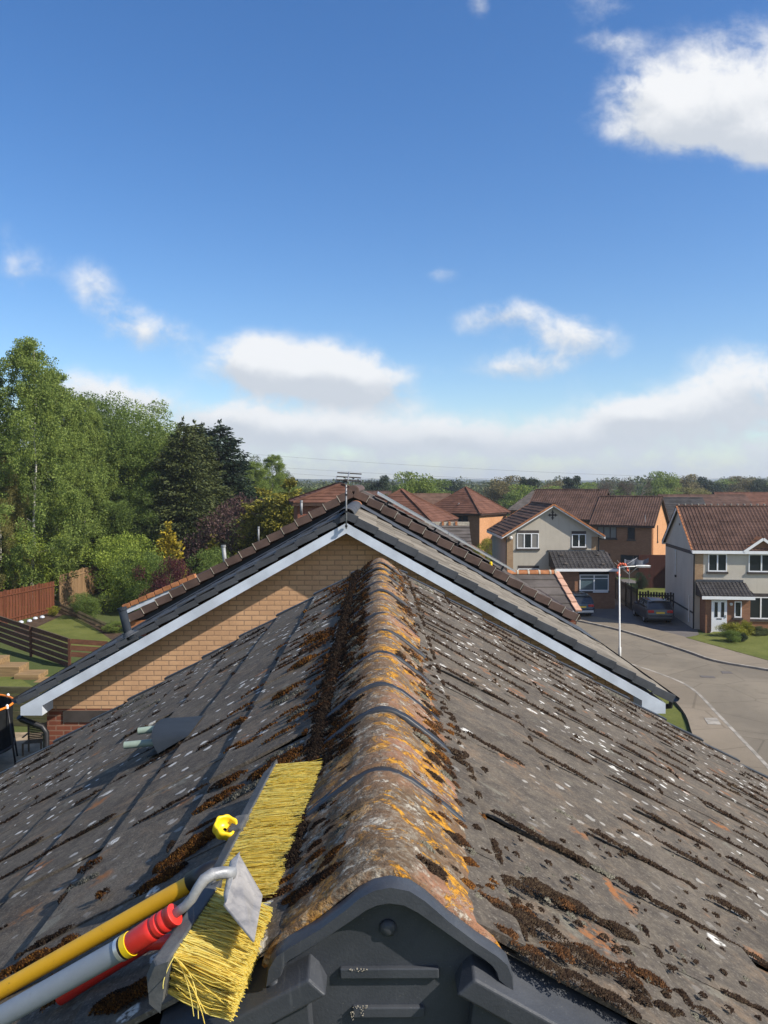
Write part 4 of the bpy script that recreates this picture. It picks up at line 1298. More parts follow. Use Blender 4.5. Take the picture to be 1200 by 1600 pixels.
# television aerial on the gable apex
ap = P(541, 826, 11.70)
ae = empty('tv_aerial', ap, label='television aerial with three rows of rods on a mast at the gable apex', cat='aerial')
mt = P(541, 748, 11.70)
MB().tube([ap, mt], .0115, 10).build('mast', M['galv'], ae, smooth=True)
for yy in (822, 799, 773):
    c_ = P(541, yy, 11.70); MB().box((c_.x-.018, 11.675, c_.z-.012), (c_.x+.018, 11.74, c_.z+.012)).build('clamp', M['black'], ae)
bo0, bo1 = P(545.5, 738, 11.95), P(543.5, 752, 11.35)
MB().tube([bo0, bo1], .009, 8).build('boom', M['galv'], ae)
els = []
for t, (xa, xb, yy) in ((0.05, (527, 565, 739.5)), (.5, (526, 564, 745.5)), (.95, (525, 564, 750.5))):
    d = bo0.y + (bo1.y-bo0.y)*t
    a_, b_ = P(xa, yy-1.0, d), P(xb, yy+1.2, d); els.append((a_, b_))
    MB().tube([a_, b_], .010, 6).build('rod', M['band'], ae)
MB().tube([els[1][0], els[2][0]], .006, 6).build('rod', M['galv'], ae)
MB().tube([els[1][1], els[2][1]], .006, 6).build('rod', M['galv'], ae)
MB().box(tuple(P(542, 752, 11.62) - Vector((.05, .02, .02))), tuple(P(542, 752, 11.62) + Vector((.02, .03, .03)))).build('junction_box', M['black'], ae, bevel=.005)
for a_, b_ in ((P(548, 753, 11.6), P(592, 754, 12.4)), (P(538, 754, 11.6), P(524, 752, 12.2))):
    MB().tube([a_, b_], .006, 6).build('rod', M['black'], ae)
    for k in range(9):
        p_ = a_ + (b_-a_)*((k+.5)/9); MB().tube([p_ - Vector((0, 0, .035)), p_ + Vector((0, 0, .035))], .004, 5).build('director', M['black'], ae)
# ------------------------------------------------------------------ ground, road, pavements
def sheet(name, pts, z, mat, thick=0.0, kind='structure', label=None):
    m = MB(); pts = [Vector((p.x, p.y, z)) for p in pts]
    if thick: m.prism(pts, (0, 0, -thick))
    else: m.add(pts, [tuple(range(len(pts)))])
    o = m.build(name, mat); tag(o, label, kind=kind); return o
m = MB()
xs_ = [-3500, -1200, -400, -150, -60, 0, 60, 150, 400, 1200, 3500]; ysg = [-60, 0, 30, 60, 120, 250, 500, 1000, 2000, 4200]
m.grid([[Vector((x, y, 0)) for x in xs_] for y in ysg])
tag(m.build('ground', M['field']), kind='structure')
def smooth_line(pts, k=6):
    out = []
    for i in range(len(pts)-1):
        p0, p1, p2, p3 = pts[max(i-1, 0)], pts[i], pts[i+1], pts[min(i+2, len(pts)-1)]
        for j in range(k):
            t = j/k
            out.append(.5*((2*p1) + (p2-p0)*t + (2*p0-5*p1+4*p2-p3)*t*t + (3*p1-p0-3*p2+p3)*t**3))
    return out + [pts[-1]]
gp = lambda L_: smooth_line([G(a, b) for a, b in L_])
near_kerb = gp([(820, 1000), (900, 1012), (973, 1037), (1029, 1056), (1077, 1078), (1120, 1121), (1168, 1172), (1200, 1207), (1290, 1310)])
far_kerb = gp([(840, 962), (888, 968), (971, 986), (1072, 1018), (1120, 1034), (1200, 1048), (1420, 1085)])
sheet('road', near_kerb + [G(1500, 1310), G(1500, 1100)] + far_kerb[::-1], .012, M['asphalt'])
near_back = gp([(820, 1008), (930, 1030), (985, 1050), (1024, 1070), (1067, 1114), (1085, 1158), (1130, 1240), (1170, 1330)])
sheet('pavement', near_kerb + near_back[::-1], .10, M['footpath'], .1)
far_back = gp([(850, 955), (895, 960), (960, 971), (1012, 983), (1072, 998), (1200, 1034), (1420, 1075)])
sheet('pavement', far_kerb + far_back[::-1], .10, M['footpath'], .1)
def kerb(line, off):
    m = MB()
    a = []; 
    for i, p in enumerate(line):
        t = (line[min(i+1, len(line)-1)] - line[max(i-1, 0)]).normalized(); n_ = Vector((-t.y, t.x, 0))*off
        a.append((p, p + n_))
    rows = [[Vector((p.x, p.y, 0)) for p, q in a], [Vector((p.x, p.y, .104)) for p, q in a], [Vector((q.x, q.y, .104)) for p, q in a], [Vector((q.x, q.y, 0)) for p, q in a]]
    m.grid(rows); return tag(m.build('kerb', M['kerb']), kind='structure')
kerb(near_kerb, .13); kerb(far_kerb, -.13)
sheet('driveway', [G(*p) for p in ((880, 958), (895, 961), (960, 972), (1012, 984), (1072, 999), (1092, 992), (1080, 955), (1040, 925), (985, 905), (940, 905), (870, 930))], .02, M['drive'])
sheet('front_lawn', [G(*p) for p in ((1072, 999), (1200, 1035), (1420, 1078), (1500, 1010), (1300, 985), (1180, 975), (1140, 978), (1110, 992))], .115, M['lawn'], .1)
sheet('verge_lawn', [G(*p) for p in ((930, 1040), (985, 1056), (1022, 1074), (1064, 1118), (1072, 1150), (1040, 1170), (960, 1180))], .094, M['lawn'])
sheet('paving', [G(*p) for p in ((1072, 1148), (1086, 1166), (1110, 1215), (1090, 1240), (1040, 1200), (1052, 1165))], .065, M['slab'])
sheet('back_lawn', [G(*p) for p in ((978, 912), (1046, 911), (1052, 935), (996, 936))], .03, M['lawn'])
# cover plates in the road
for pts in (((1100, 1126), (1120, 1126), (1127, 1137), (1106, 1136)), ((1126, 1049), (1142, 1050), (1145, 1053), (1129, 1053)), ((1093, 1056), (1115, 1057), (1118, 1060), (1096, 1059))):
    c_ = [G(*p) for p in pts]; cx = sum(c_, Vector())/4
    lb = {1100: 'pale rectangular cover set in the near pavement', 1126: 'small dark drain cover in the road nearest the front lawn', 1093: 'small dark drain cover in the middle of the road'}[pts[0][0]]
    z = .112 if pts[0][0] == 1100 else .022
    o = MB().prism([Vector((p.x, p.y, z-.008)) for p in c_], (0, 0, .008)).build('drain_cover', M['kerb'] if z > .1 else M['drive']); tag(o, lb, 'drain cover')
# street lamp
lb0 = G(968, 1035, .1); lh = 9 - (886-757)*lb0.y/F
sl = empty('street_lamp', lb0, label='pale grey street lamp with a short arm beside the road', cat='street lamp')
top = Vector((lb0.x - .06, lb0.y, lh))
MB().tube([lb0, lb0 + Vector((0, 0, .75)), lb0 + Vector((0, 0, .80)), top], [.075, .075, .045, .034], 14).build('post', M['lamp_metal'], sl, smooth=True)
MB().tube([top - Vector((0, 0, .05)), top + Vector((.35, 0, .0)), top + Vector((.86, 0, .02))], .028, 10).build('arm', M['lamp_metal'], sl, smooth=True)
m = MB(); hx = top + Vector((.82, 0, .03))
rows = []
for t, w_, hh in ((0, .05, .04), (.08, .09, .065), (.5, .11, .075), (.78, .10, .06), (.9, .05, .03)):
    rows.append([hx + Vector((t*.84, w_*.8*math.cos(a)*1.0, hh*.75*math.sin(a)*(1.0 if math.sin(a) > 0 else .6))) for a in [2*math.pi*k/12 for k in range(12)]])
m.grid(rows, closed=True); m.f.append(tuple(range(12))); m.f.append(tuple(range(48, 60))[::-1]); m.build('lantern', M['lamp_metal'], sl, smooth=True)
m = MB(); m.box((hx.x+.12, hx.y-.08, hx.z-.075), (hx.x+.72, hx.y+.08, hx.z-.052)); m.build('lens', M['curtain'], sl)

# ------------------------------------------------------------------ generic houses
def tiled(mb, eL, eR, tL, tR, gauge=.33, step=.03, roll=0.0, amp=0.0, seg=4, jit=.004, r=rnd):
    """courses of tiles between an eave line and a top line"""
    eL, eR, tL, tR = map(Vector, (eL, eR, tL, tR))
    nrm = (eR-eL).cross(tL-eL).normalized()
    if nrm.z < 0: nrm = -nrm
    ln = ((tL+tR)/2 - (eL+eR)/2).length
    n = max(2, round(ln/gauge)); ud = (eR-eL).normalized()
    for k in range(n):
        t0, t1 = k/n, min(1, (k+1)/n + .04)
        a0, b0 = eL + (tL-eL)*t0, eR + (tR-eR)*t0
        a1, b1 = eL + (tL-eL)*t1, eR + (tR-eR)*t1
        w0 = (b0-a0).length
        m_ = max(1, int(w0/roll*seg)) if roll else max(1, int(w0/.9))
        lo, up, bt = [], [], []
        jj = r.gauss(0, jit)
        for i in range(m_+1):
            f = i/m_
            p = a0 + (b0-a0)*f; q = a1 + (b1-a1)*f
            if roll:
                # keep the rolls running straight up the slope
                u = (p-eL).dot(ud); h = amp*(max(0, math.cos(2*math.pi*u/roll))**.8)
                u2 = u; ua, ub = (a1-eL).dot(ud), (b1-eL).dot(ud)
                u2 = min(max(u2, ua), ub); q = a1 + (b1-a1)*((u2-ua)/max(ub-ua, 1e-6))
            else: h = r.gauss(0, jit)
            lo.append(p + nrm*(step + h + jj)); up.append(q + nrm*h); bt.append(p + nrm*(-.004))
        mb.grid([up, lo, bt])
def window(root, u0, u1, z0, z1, mull=1, frame='white_upvc', y=0.0, side=None, lintel=True, sill=True, glass='glass', top=0.0, curtains=False, label=None):
    """window in the front wall (side None, wall at local y) or a side wall (side = local x)"""
    def bx(m, a, b, za, zb, d0, d1):
        if side is None: m.box((a, y-d1, za), (b, y-d0, zb))
        elif side[1] > 0: m.box((side[0]+d0, a, za), (side[0]+d1, b, zb))
        else: m.box((side[0]-d1, a, za), (side[0]-d0, b, zb))
    f = .06; m = MB()
    bx(m, u0, u0+f, z0, z1, -.02, .05); bx(m, u1-f, u1, z0, z1, -.02, .05)
    bx(m, u0+f, u1-f, z1-f, z1, -.02, .048); bx(m, u0+f, u1-f, z0, z0+f*1.2, -.02, .048)
    for k in range(1, mull):
        c = u0 + (u1-u0)*k/mull; bx(m, c-.04, c+.04, z0+f*1.2, z1-f, -.02, .046)
    if top: bx(m, u0+f, u1-f, z1-top-.03, z1-top+.03, -.02, .044)
    w = m.build('window', M[frame], root, world=False); tag(w, label)
    def sub(name, mb_, mat):
        o = mb_.build(name, M[mat], root, world=False); o.parent = w; return o
    for k in range(mull):
        c0 = u0 + (u1-u0)*k/mull; c1 = u0 + (u1-u0)*(k+1)/mull
        m = MB(); bx(m, c0+.03, c1-.03, z0+f, z1-f*.8, -.02, .012)
        sub('pane', m, 'curtain' if (curtains and k != 1) else glass)
    if sill: m = MB(); bx(m, u0-.08, u1+.08, z0-.13, z0-.002, -.02, .09); sub('sill', m, 'band')
    if lintel: m = MB(); bx(m, u0-.02, u1+.02, z1+.002, z1+.22, -.02, .02); sub('lintel', m, 'band')
    return w
def gable_house(name, label, loc, rz, w, d, eave, rise, axis, wall, roof, over=.25, gauge=.33, roll=0.0, amp=0.0, barge='white_upvc', step=.03, fascia='white_upvc', sidewall=None, verge=None, r=rnd, bw_=.17):
    h = empty(name, loc, rz, label, 'house')
    m = MB()
    if axis == 'x':
        m.prism([(0, 0, 0), (0, d, 0), (0, d, eave), (0, d/2, eave+rise), (0, 0, eave)], (w, 0, 0))
    else:
        m.prism([(0, 0, 0), (w, 0, 0), (w, 0, eave), (w/2, 0, eave+rise), (0, 0, eave)], (0, d, 0))
    m.build('wall', M[wall], h, world=False)
    o = over
    span = d if axis == 'x' else w
    sl = rise/(span/2); ez = eave - sl*o + .10; tz = eave + rise + .10
    for s in (0, 1):
        m = MB()
        if axis == 'x':
            y = -o if s == 0 else d+o
            e = [(-o, y, ez), (w+o, y, ez)]; t = [(-o, d/2, tz), (w+o, d/2, tz)]
        else:
            x = -o if s == 0 else w+o
            e = [(x, -o, ez), (x, d+o, ez)]; t = [(w/2, -o, tz), (w/2, d+o, tz)]
        tiled(m, e[0], e[1], t[0], t[1], gauge, step, roll, amp, r=r)
        m.build('roof_slope', M[roof], h, world=False)
        m = MB()
        a = [Vector(e[0]), Vector(e[1]), Vector(t[1]), Vector(t[0])]
        m.prism([p - Vector((0, 0, .012)) for p in a], (0, 0, -.07)); m.build('roof_deck', M['band'], h, world=False)
        m = MB()                                   # fascia and gutter
        if axis == 'x':
            m.box((-o+.02, y-(.03 if s == 0 else 0), ez-.20), (w+o-.02, y+(0 if s == 0 else .03), ez-.015)); 
        else:
            m.box((x-(.03 if s == 0 else 0), -o+.02, ez-.20), (x+(0 if s == 0 else .03), d+o-.02, ez-.015))
        m.build('fascia', M[fascia], h, world=False)
        for g in (0, 1):                           # bargeboards and verge
            if axis == 'x': a, b = Vector((-o+.02 if g == 0 else w+o-.02, y, ez-.11)), Vector((-o+.02 if g == 0 else w+o-.02, d/2, tz-.11))
            else: a, b = Vector((x, -o+.02 if g == 0 else d+o-.02, ez-.11)), Vector((w/2, -o+.02 if g == 0 else d+o-.02, tz-.11))
            MB().bar(a, b, .04, bw_).build('bargeboard', M[barge], h, world=False)
            if verge:
                MB().bar(a + Vector((0, 0, .11)), b + Vector((0, 0, .11)), .14, .12).build('verge', M[verge], h, world=False)
    m = MB()
    n = int((w if axis == 'x' else d)/.45)
    for k in range(n):
        L_ = (w if axis == 'x' else d) + 2*o; c0 = -o + L_*k/n; c1 = -o + L_*(k+1)/n - .02
        pr_ = [(.14*math.cos(t), .11*math.sin(t)) for t in [math.pi*j/6 for j in range(7)]]
        rows = [[Vector((c, d/2 + a, tz - .02 + b)) if axis == 'x' else Vector((w/2 + a, c, tz - .02 + b)) for a, b in pr_] for c in (c0, c1)]
        m.grid(rows)
    m.build('ridge', M[roof], h, world=False)
    return h
def hip_house(name, label, loc, rz, w, d, eave, rise, wall, roof, over=.35, gauge=.33, inset=None, hipmat=None, cat='house', group=None):
    h = empty(name, loc, rz, label, cat, group)
    MB().box((0, 0, 0), (w, d, eave)).build('wall', M[wall], h, world=False)
    o = over; i = inset if inset is not None else min(w, d)/2
    ez, tz = eave, eave+rise
    c = [Vector((-o, -o, ez)), Vector((w+o, -o, ez)), Vector((w+o, d+o, ez)), Vector((-o, d+o, ez))]
    if w >= d: r0, r1 = Vector((i, d/2, tz)), Vector((w-i+.001, d/2, tz)); quads = ((c[0], c[1], r0, r1), (c[2], c[3], r1, r0), (c[1], c[2], r1, r1), (c[3], c[0], r0, r0))
    else: r0, r1 = Vector((w/2, i, tz)), Vector((w/2, d-i+.001, tz)); quads = ((c[0], c[1], r0, r0), (c[2], c[3], r1, r1), (c[1], c[2], r0, r1), (c[3], c[0], r1, r0))
    for q in quads:
        m = MB(); tiled(m, q[0], q[1], q[2], q[3], gauge, .035); m.build('roof_slope', M[roof], h, world=False)
    MB().prism([p - Vector((0, 0, .02)) for p in c], (0, 0, -.16)).build('fascia', M['brown_frame'], h, world=False)
    for p, t in ((c[0], r0), (c[1], r1 if w >= d else r0), (c[2], r1), (c[3], r0 if w >= d else r1)):
        MB().bar(p + Vector((0, 0, .05)), t + Vector((0, 0, .05)), .2, .1).build('hip_tile', M[hipmat or roof], h, world=False)
    if (r1-r0).length > .1: MB().bar(r0 + Vector((0, 0, .06)), r1 + Vector((0, 0, .06)), .2, .12).build('ridge', M[hipmat or roof], h, world=False)
    return h

# grey rendered house, gable to the road
rA = random.Random(21)
hA = gable_house('rendered_house', 'grey rendered house with terracotta verges, star vent and lean-to garage', (9.62, 61.0, 0), 0, 6.86, 7.6, 5.30, 2.12, 'y', 'render_grey', 'roof_dark', .40, .36, barge='white_upvc', verge='terracotta', step=.05, r=rA, bw_=.10)
for k in range(5):
    pass
window(hA, .78, 2.40, 4.22, 5.36, 3, label='three light window with pale curtains', curtains=True)
window(hA, 4.88, 5.93, 4.30, 5.30, 2)
window(hA, .88, 2.42, 1.55, 2.72, 2)
MB().box((.002, -.012, 0), (.50, .05, 5.1)).build('quoin', M['quoin'], hA, world=False)
MB().box((6.36, -.012, 3.9), (6.858, .05, 5.1)).build('quoin', M['quoin'], hA, world=False)
m = MB(); cx, cz = 3.43, 6.72
for a in range(4):
    t = a*math.pi/2; d1, d2 = Vector((math.cos(t), 0, math.sin(t))), Vector((-math.sin(t), 0, math.cos(t)))
    c0 = Vector((cx, -.03, cz))
    m.prism([c0 + d2*.05, c0 + d1*.16 + d2*.05, c0 + d1*.20 + d2*.13, c0 + d1*.27 + d2*.05, c0 + d1*.40, c0 + d1*.27 - d2*.05, c0 + d1*.20 - d2*.13, c0 + d1*.16 - d2*.05, c0 - d2*.05], (0, .04, 0))
m.build('star_vent', M['band'], hA, world=False)
MB().lathe((.32, -.05, 5.02), (0, -1, 0), [(.13, 0), (.13, .06), (.06, .10)], 14).build('alarm_box', M['lamp_metal'], hA, world=False)
for x in (-.02, 6.88): MB().tube([(x, -.05, .05), (x, -.05, 5.1)], .04, 8).build('downpipe', M['black'], hA, world=False)
# lean-to
lx0, lx1, ly = 3.15, 7.62, -2.15
MB().box((lx0+.15, ly, 0), (lx1-.1, -.002, 2.95)).build('garage_wall', M['brick_brown'], hA, world=False)
m = MB(); tiled(m, (lx0, ly-.3, 2.93), (lx1, ly-.3, 2.93), (lx0-.0, 0, 4.02), (lx1-.35, 0, 4.02), .32, .02, .30, .045, 4); m.build('garage_roof', M['roof_char'], hA, world=False)
m = MB(); m.prism([(lx0+.02, ly-.28, 2.90), (lx0+.02, 0, 3.98), (lx0+.02, 0, 2.9)], (lx1-lx0-.1, 0, 0)); m.build('garage_roof', M['band'], hA, world=False)
MB().box((lx0-.02, ly-.36, 2.76), (lx1+.02, ly-.30, 2.95)).build('fascia', M['white_upvc'], hA, world=False)
MB().box((lx0-.1, -.05, 3.98), (lx1-.3, -.001, 4.10)).build('flashing', M['lead'], hA, world=False)
window(hA, 4.95, 7.05, 1.32, 2.50, 2, y=ly, glass='glass_blue', top=.28)
MB().box((5.9, ly-.12, 1.21), (7.0, ly-.05, 1.30)).build('window_box', M['white_upvc'], hA, world=False)
MB().box((4.9, ly-.02, 2.52), (7.1, ly-.001, 2.72)).build('lintel', M['band'], hA, world=False)
MB().box((3.6, ly-.03, .1), (4.6, ly-.001, 2.1)).build('door', M['brown_frame'], hA, world=False)
for (u, v) in ((.18, .3), (.82, .28), (.2, .78), (.83, .8)):
    y_ = ly-.3 + (2.45)*(1-v); x_ = lx0 + (lx1-lx0-.2)*u
    MB().box((x_-.14, y_-.1, 4.02 - 1.09*v + .03), (x_+.14, y_+.1, 4.02 - 1.09*v + .15)).build('roof_vent', M['roof_grey'], hA, world=False, bevel=.03)

# pale rendered house on the right, eaves to the road
hB = gable_house('rendered_house', 'pale rendered house with brown pantile roof, white door and tiled porch', (19.64, 50.5, 0), R(-6.7), 9.6, 7.75, 4.98, 2.50, 'x', 'render_white', 'roof_brown', .22, .30, .22, .045, barge='white_upvc', verge=None, step=.02, r=random.Random(22))
sl_ = 2.50/3.875
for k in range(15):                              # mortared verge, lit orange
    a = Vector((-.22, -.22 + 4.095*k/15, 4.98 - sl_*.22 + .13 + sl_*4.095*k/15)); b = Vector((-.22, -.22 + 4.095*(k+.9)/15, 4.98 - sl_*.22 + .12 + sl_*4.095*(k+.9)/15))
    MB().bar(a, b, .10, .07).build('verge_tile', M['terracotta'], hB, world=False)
for k in range(26):
    MB().box((-.1 + k*.42, 3.76, 7.60), (-.04 + k*.42, 3.99, 7.725)).build('mortar_joint', M['mortar'], hB, world=False)
MB().box((.004, -.012, 3.05), (.52, .05, 4.80)).build('quoin', M['quoin'], hB, world=False)
window(hB, .80, 1.92, 3.62, 4.72, 2); window(hB, 3.20, 4.72, 3.62, 4.72, 2); window(hB, 3.20, 4.72, .72, 2.08, 2)
window(hB, 6.6, 7.8, 3.62, 4.72, 2)
MB().box((3.05, -.015, 0), (9.58, .05, .55)).build('plinth', M['brick_brown'], hB, world=False)
MB().box((-.015, .1, 4.62), (.01, 7.7, 4.84)).build('band_course', M['band'], hB, world=False)
MB().box((-.02, .1, .95), (.01, 7.7, 1.06)).build('band_course', M['band'], hB, world=False)
MB().tube([(-.05, 4.6, 2.9), (-.05, 4.6, 4.6)], .04, 8).build('waste_pipe', M['lamp_metal'], hB, world=False)
MB().box((-.09, 4.5, 2.75), (-.002, 4.7, 2.9)).build('hopper', M['black'], hB, world=False)
MB().tube([(-.05, 1.0, .3), (-.05, 1.0, 2.0)], .04, 8).build('waste_pipe', M['lamp_metal'], hB, world=False)
MB().box((-.02, 3.7, 6.28), (-.001, 3.95, 6.42)).build('wall_vent', M['black'], hB, world=False)
MB().tube([(-.04, -.06, .05), (-.04, -.06, 4.7)], .045, 8).build('downpipe', M['black'], hB, world=False)
# small gablet over the second window
m = MB(); tiled(m, (2.88, -.25, 4.98), (2.88, 1.4, 4.98), (3.98, -.25, 5.76), (3.98, 1.4, 5.76), .3, .02); tiled(m, (5.08, 1.4, 4.98), (5.08, -.25, 4.98), (3.98, 1.4, 5.76), (3.98, -.25, 5.76), .3, .02); m.build('gablet_roof', M['terracotta'], hB, world=False)
MB().prism([(3.0, -.06, 4.86), (4.96, -.06, 4.86), (3.98, -.06, 5.66)], (0, 1.2, 0)).build('gablet_wall', M['brick_brown'], hB, world=False)
for s in (-1, 1): MB().bar((3.98 + s*1.12, -.24, 4.86), (3.98, -.24, 5.67), .05, .16).build('bargeboard', M['white_upvc'], hB, world=False)
# porch
MB().box((.35, -1.25, 0), (2.95, -.002, 2.12)).build('porch_wall', M['brick_brown'], hB, world=False)
m = MB(); tiled(m, (.05, -1.55, 2.30), (3.15, -1.55, 2.30), (.05, 0, 2.98), (2.85, 0, 2.98), .27, .02, .22, .045); m.build('porch_roof', M['roof_char'], hB, world=False)
MB().prism([(.08, -1.52, 2.26), (.08, 0, 2.94), (.08, 0, 2.15), (.08, -1.52, 2.15)], (2.98, 0, 0)).build('porch_ceiling', M['band'], hB, world=False)
MB().box((.05, -1.60, 2.10), (3.12, -1.54, 2.28)).build('fascia', M['white_upvc'], hB, world=False)
MB().box((.1, -.06, 2.98), (2.9, -.001, 3.12)).build('flashing', M['lead'], hB, world=False)
dr = MB().box((.68, -1.32, .08), (1.58, -1.252, 2.02)).build('door', M['white_upvc'], hB, world=False)
for x in (.86, 1.24):
    o = MB().box((x, -1.332, 1.0), (x+.18, -1.322, 1.9)).build('pane', M['glass'], hB, world=False); o.parent = dr
o = MB().box((1.48, -1.35, .98), (1.54, -1.322, 1.14)).build('handle', M['chrome'], hB, world=False); o.parent = dr
o = MB().box((.98, -1.332, .86), (1.28, -1.322, .92)).build('letter_slot', M['black'], hB, world=False); o.parent = dr
MB().box((.6, -1.95, 0), (1.7, -1.3, .09)).build('step', M['kerb'], hB, world=False)
window(hB, 2.02, 2.44, .98, 1.96, 1, y=-1.25, lintel=False)
MB().lathe((1.83, -1.25, 1.78), (0, -1, 0), [(.09, 0), (.09, .05), (.04, .08)], 12).build('porch_light', M['lamp_metal'], hB, world=False)

# brown brick terrace behind
rD = random.Random(23)
fr = Vector((26.1, 77.7, 0)); dx = Vector((math.cos(R(-29)), math.sin(R(-29)), 0))
o0 = fr - dx*5.6
hD = gable_house('brown_brick_house', 'brown brick house with sunlit orange gable end and dark window frames', o0, R(-29), 5.6, 8.0, 5.15, 2.55, 'x', 'brick_brown', 'roof_brown', .30, .30, .24, .04, barge='brown_frame', fascia='brown_frame', step=.02, r=rD)
MB().prism([(5.602, .02, 0), (5.602, 7.98, 0), (5.602, 7.98, 5.1), (5.602, 4.0, 7.62), (5.602, .02, 5.1)], (.02, 0, 0)).build('gable_wall', M['brick_orange'], hD, world=False)  # thin skin over the sunny gable, sunlight carried by its brick colour
window(hD, .45, 2.3, 3.75, 4.95, 3, 'brown_frame', curtains=True, lintel=False, glass='curtain'); window(hD, 3.35, 4.05, 3.7, 4.95, 1, 'brown_frame', lintel=False)
window(hD, .45, 1.7, .3, 2.25, 1, 'brown_frame', lintel=False, sill=False); window(hD, 2.7, 5.1, .9, 2.2, 2, 'brown_frame', lintel=False)
window(hD, 2.6, 2.85, 3.4, 5.0, 1, 'brown_frame', side=(5.622, 1), lintel=False)
MB().tube([(5.68, .15, .05), (5.68, .15, 5.0)], .04, 8).build('downpipe', M['terracotta'], hD, world=False)
MB().tube([(5.0, -.1, 5.4), (5.0, -.1, 6.1)], .03, 6).build('vent_pipe', M['galv'], hD, world=False)
o1 = o0 - dx*7.2 + Vector((.4, .8, 0))
hE = gable_house('brown_brick_house', 'brown brick house adjoining at the left with its ridge stepped higher', o1, R(-29), 7.2, 8.6, 5.6, 2.75, 'x', 'brick_brown', 'roof_brown', .30, .30, .24, .04, barge='brown_frame', fascia='brown_frame', step=.02, r=rD)
window(hE, 5.0, 6.2, 4.0, 5.2, 2, 'brown_frame', lintel=False)
# hipped house
hp = Vector(((749-590)*85/F, 85.0, 0)); 
dC = Vector((math.cos(R(-34)), math.sin(R(-34)), 0))
hC = hip_house('hip_roof_house', 'brown brick house with steep red hipped roof and bright orange side wall', hp - dC*6.6 + Vector((0, 0, .7)), R(-34), 6.6, 6.6, 5.25, 2.75, 'brick_brown', 'roof_red', .35, .33)
MB().box((6.602, .01, 0), (6.63, 6.59, 5.09)).build('side_wall', M['brick_orange'], hC, world=False)  # skin on the sunny side in brightened brick, sunlight painted in
window(hC, 1.7, 2.4, 3.6, 5.0, 1, 'brown_frame', lintel=False); window(hC, 3.9, 5.3, 3.6, 5.0, 2, 'brown_frame', lintel=False)
window(hC, 4.6, 5.5, .6, 2.4, 1, 'brown_frame', side=(6.63, 1), lintel=False)
MB().bar((3.4, 1.0, 6.0), (3.9, .6, 6.3), .05, .05).build('roof_vent', M['lamp_metal'], hC, world=False)
# roofs between
hip_house('hip_roof_house', 'grey tiled house stepped behind the solar panel with a hipped end', (-4.2, 33.0, .8), 0, 6.9, 7.2, 5.9, 1.75, 'brick_red', 'roof_grey', .3, .33, 3.3)
wq0, wq1 = P(733, 820, 40), P(737, 852, 37.2)
hx_ = empty('side_wing', (wq0.x-1.5, 40, 0), label='small grey tiled side wing with pale mortared ridge below the hipped roof', cat='house')
m = MB(); tiled(m, (wq1.x-2.6, wq1.y, wq1.z), wq1, (wq0.x-2.6, 40, wq0.z), wq0, .45, .04); tiled(m, (wq1.x, 80-wq1.y, wq1.z), (wq1.x-2.6, 80-wq1.y, wq1.z), wq0, (wq0.x-2.6, 40, wq0.z), .45, .04); m.build('wing_roof', M['roof_grey'], hx_)
MB().bar((wq0.x-2.6, 40, wq0.z+.05), (wq0.x, 40, wq0.z+.05), .26, .18).build('ridge', M['mortar'], hx_)
for k in range(3): MB().box((wq0.x-1.35+k*.33, 39.82, wq0.z-.02), (wq0.x-1.25+k*.33, 40.1, wq0.z+.16)).build('ridge_tile', M['terracotta'], hx_)
MB().prism([(wq1.x-.2, wq1.y+.2, 0), (wq1.x-.2, 79.8-wq1.y, 0), (wq1.x-.2, 79.8-wq1.y, wq1.z-.05), (wq0.x-.2, 40, wq0.z-.1), (wq1.x-.2, wq1.y+.2, wq1.z-.05)], (-2.4, 0, 0)).build('wall', M['brick_red'], hx_)
hip_house('hip_roof_house', 'red brown roofed house nearest the aerial on its left', (-4.6, 47, 2.6), R(8), 5.2, 6.0, 5.35, 1.05, 'brick_red', 'roof_red', .3, .33, 1.4)
hip_house('hip_roof_house', 'red tiled roof house rising just right of the solar panel', (-2.3, 60, 1.3), R(-20), 6.4, 6.4, 5.0, 2.3, 'brick_red', 'roof_red', .3, .33)
hip_house('hip_roof_house', 'dull grey hipped roof behind the red hipped roof', (18.2, 112, .2), R(-12), 9.5, 8, 5.3, 2.6, 'brick_brown', 'roof_grey', .35, .4, 3.0)
hip_house('hip_roof_house', 'low brown roof just left of the stepped brown brick ridge', (23.3, 96, .4), R(-20), 5.0, 7, 5.0, 2.6, 'brick_brown', 'roof_red', .35, .35)
for (px, w_, z, d, rf, lb) in ((1040, 10, 7.3, 95, 'roof_char', 'charcoal roof between the sunlit gable and the pale house'), (1120, 13, 7.35, 118, 'roof_brown', 'brown roof peeping over the ridge of the pale house'), (1185, 10, 7.6, 128, 'roof_red', 'red brown roof at the right edge beyond the pale house'), (610, 12, 7.7, 140, 'roof_brown', 'distant brown roof left of the red hipped roof'), (660, 9, 7.5, 120, 'roof_dark', 'distant dark roof under the round green tree')):
    x = (px-590)*d/F
    gable_house('distant_house', lb, (x-w_/2, d, 0), R(rnd.uniform(-6, 6)), w_, 8, z-2.4, 2.4, 'x', 'brick_brown', rf, .3, .4, barge='brown_frame', fascia='brown_frame')

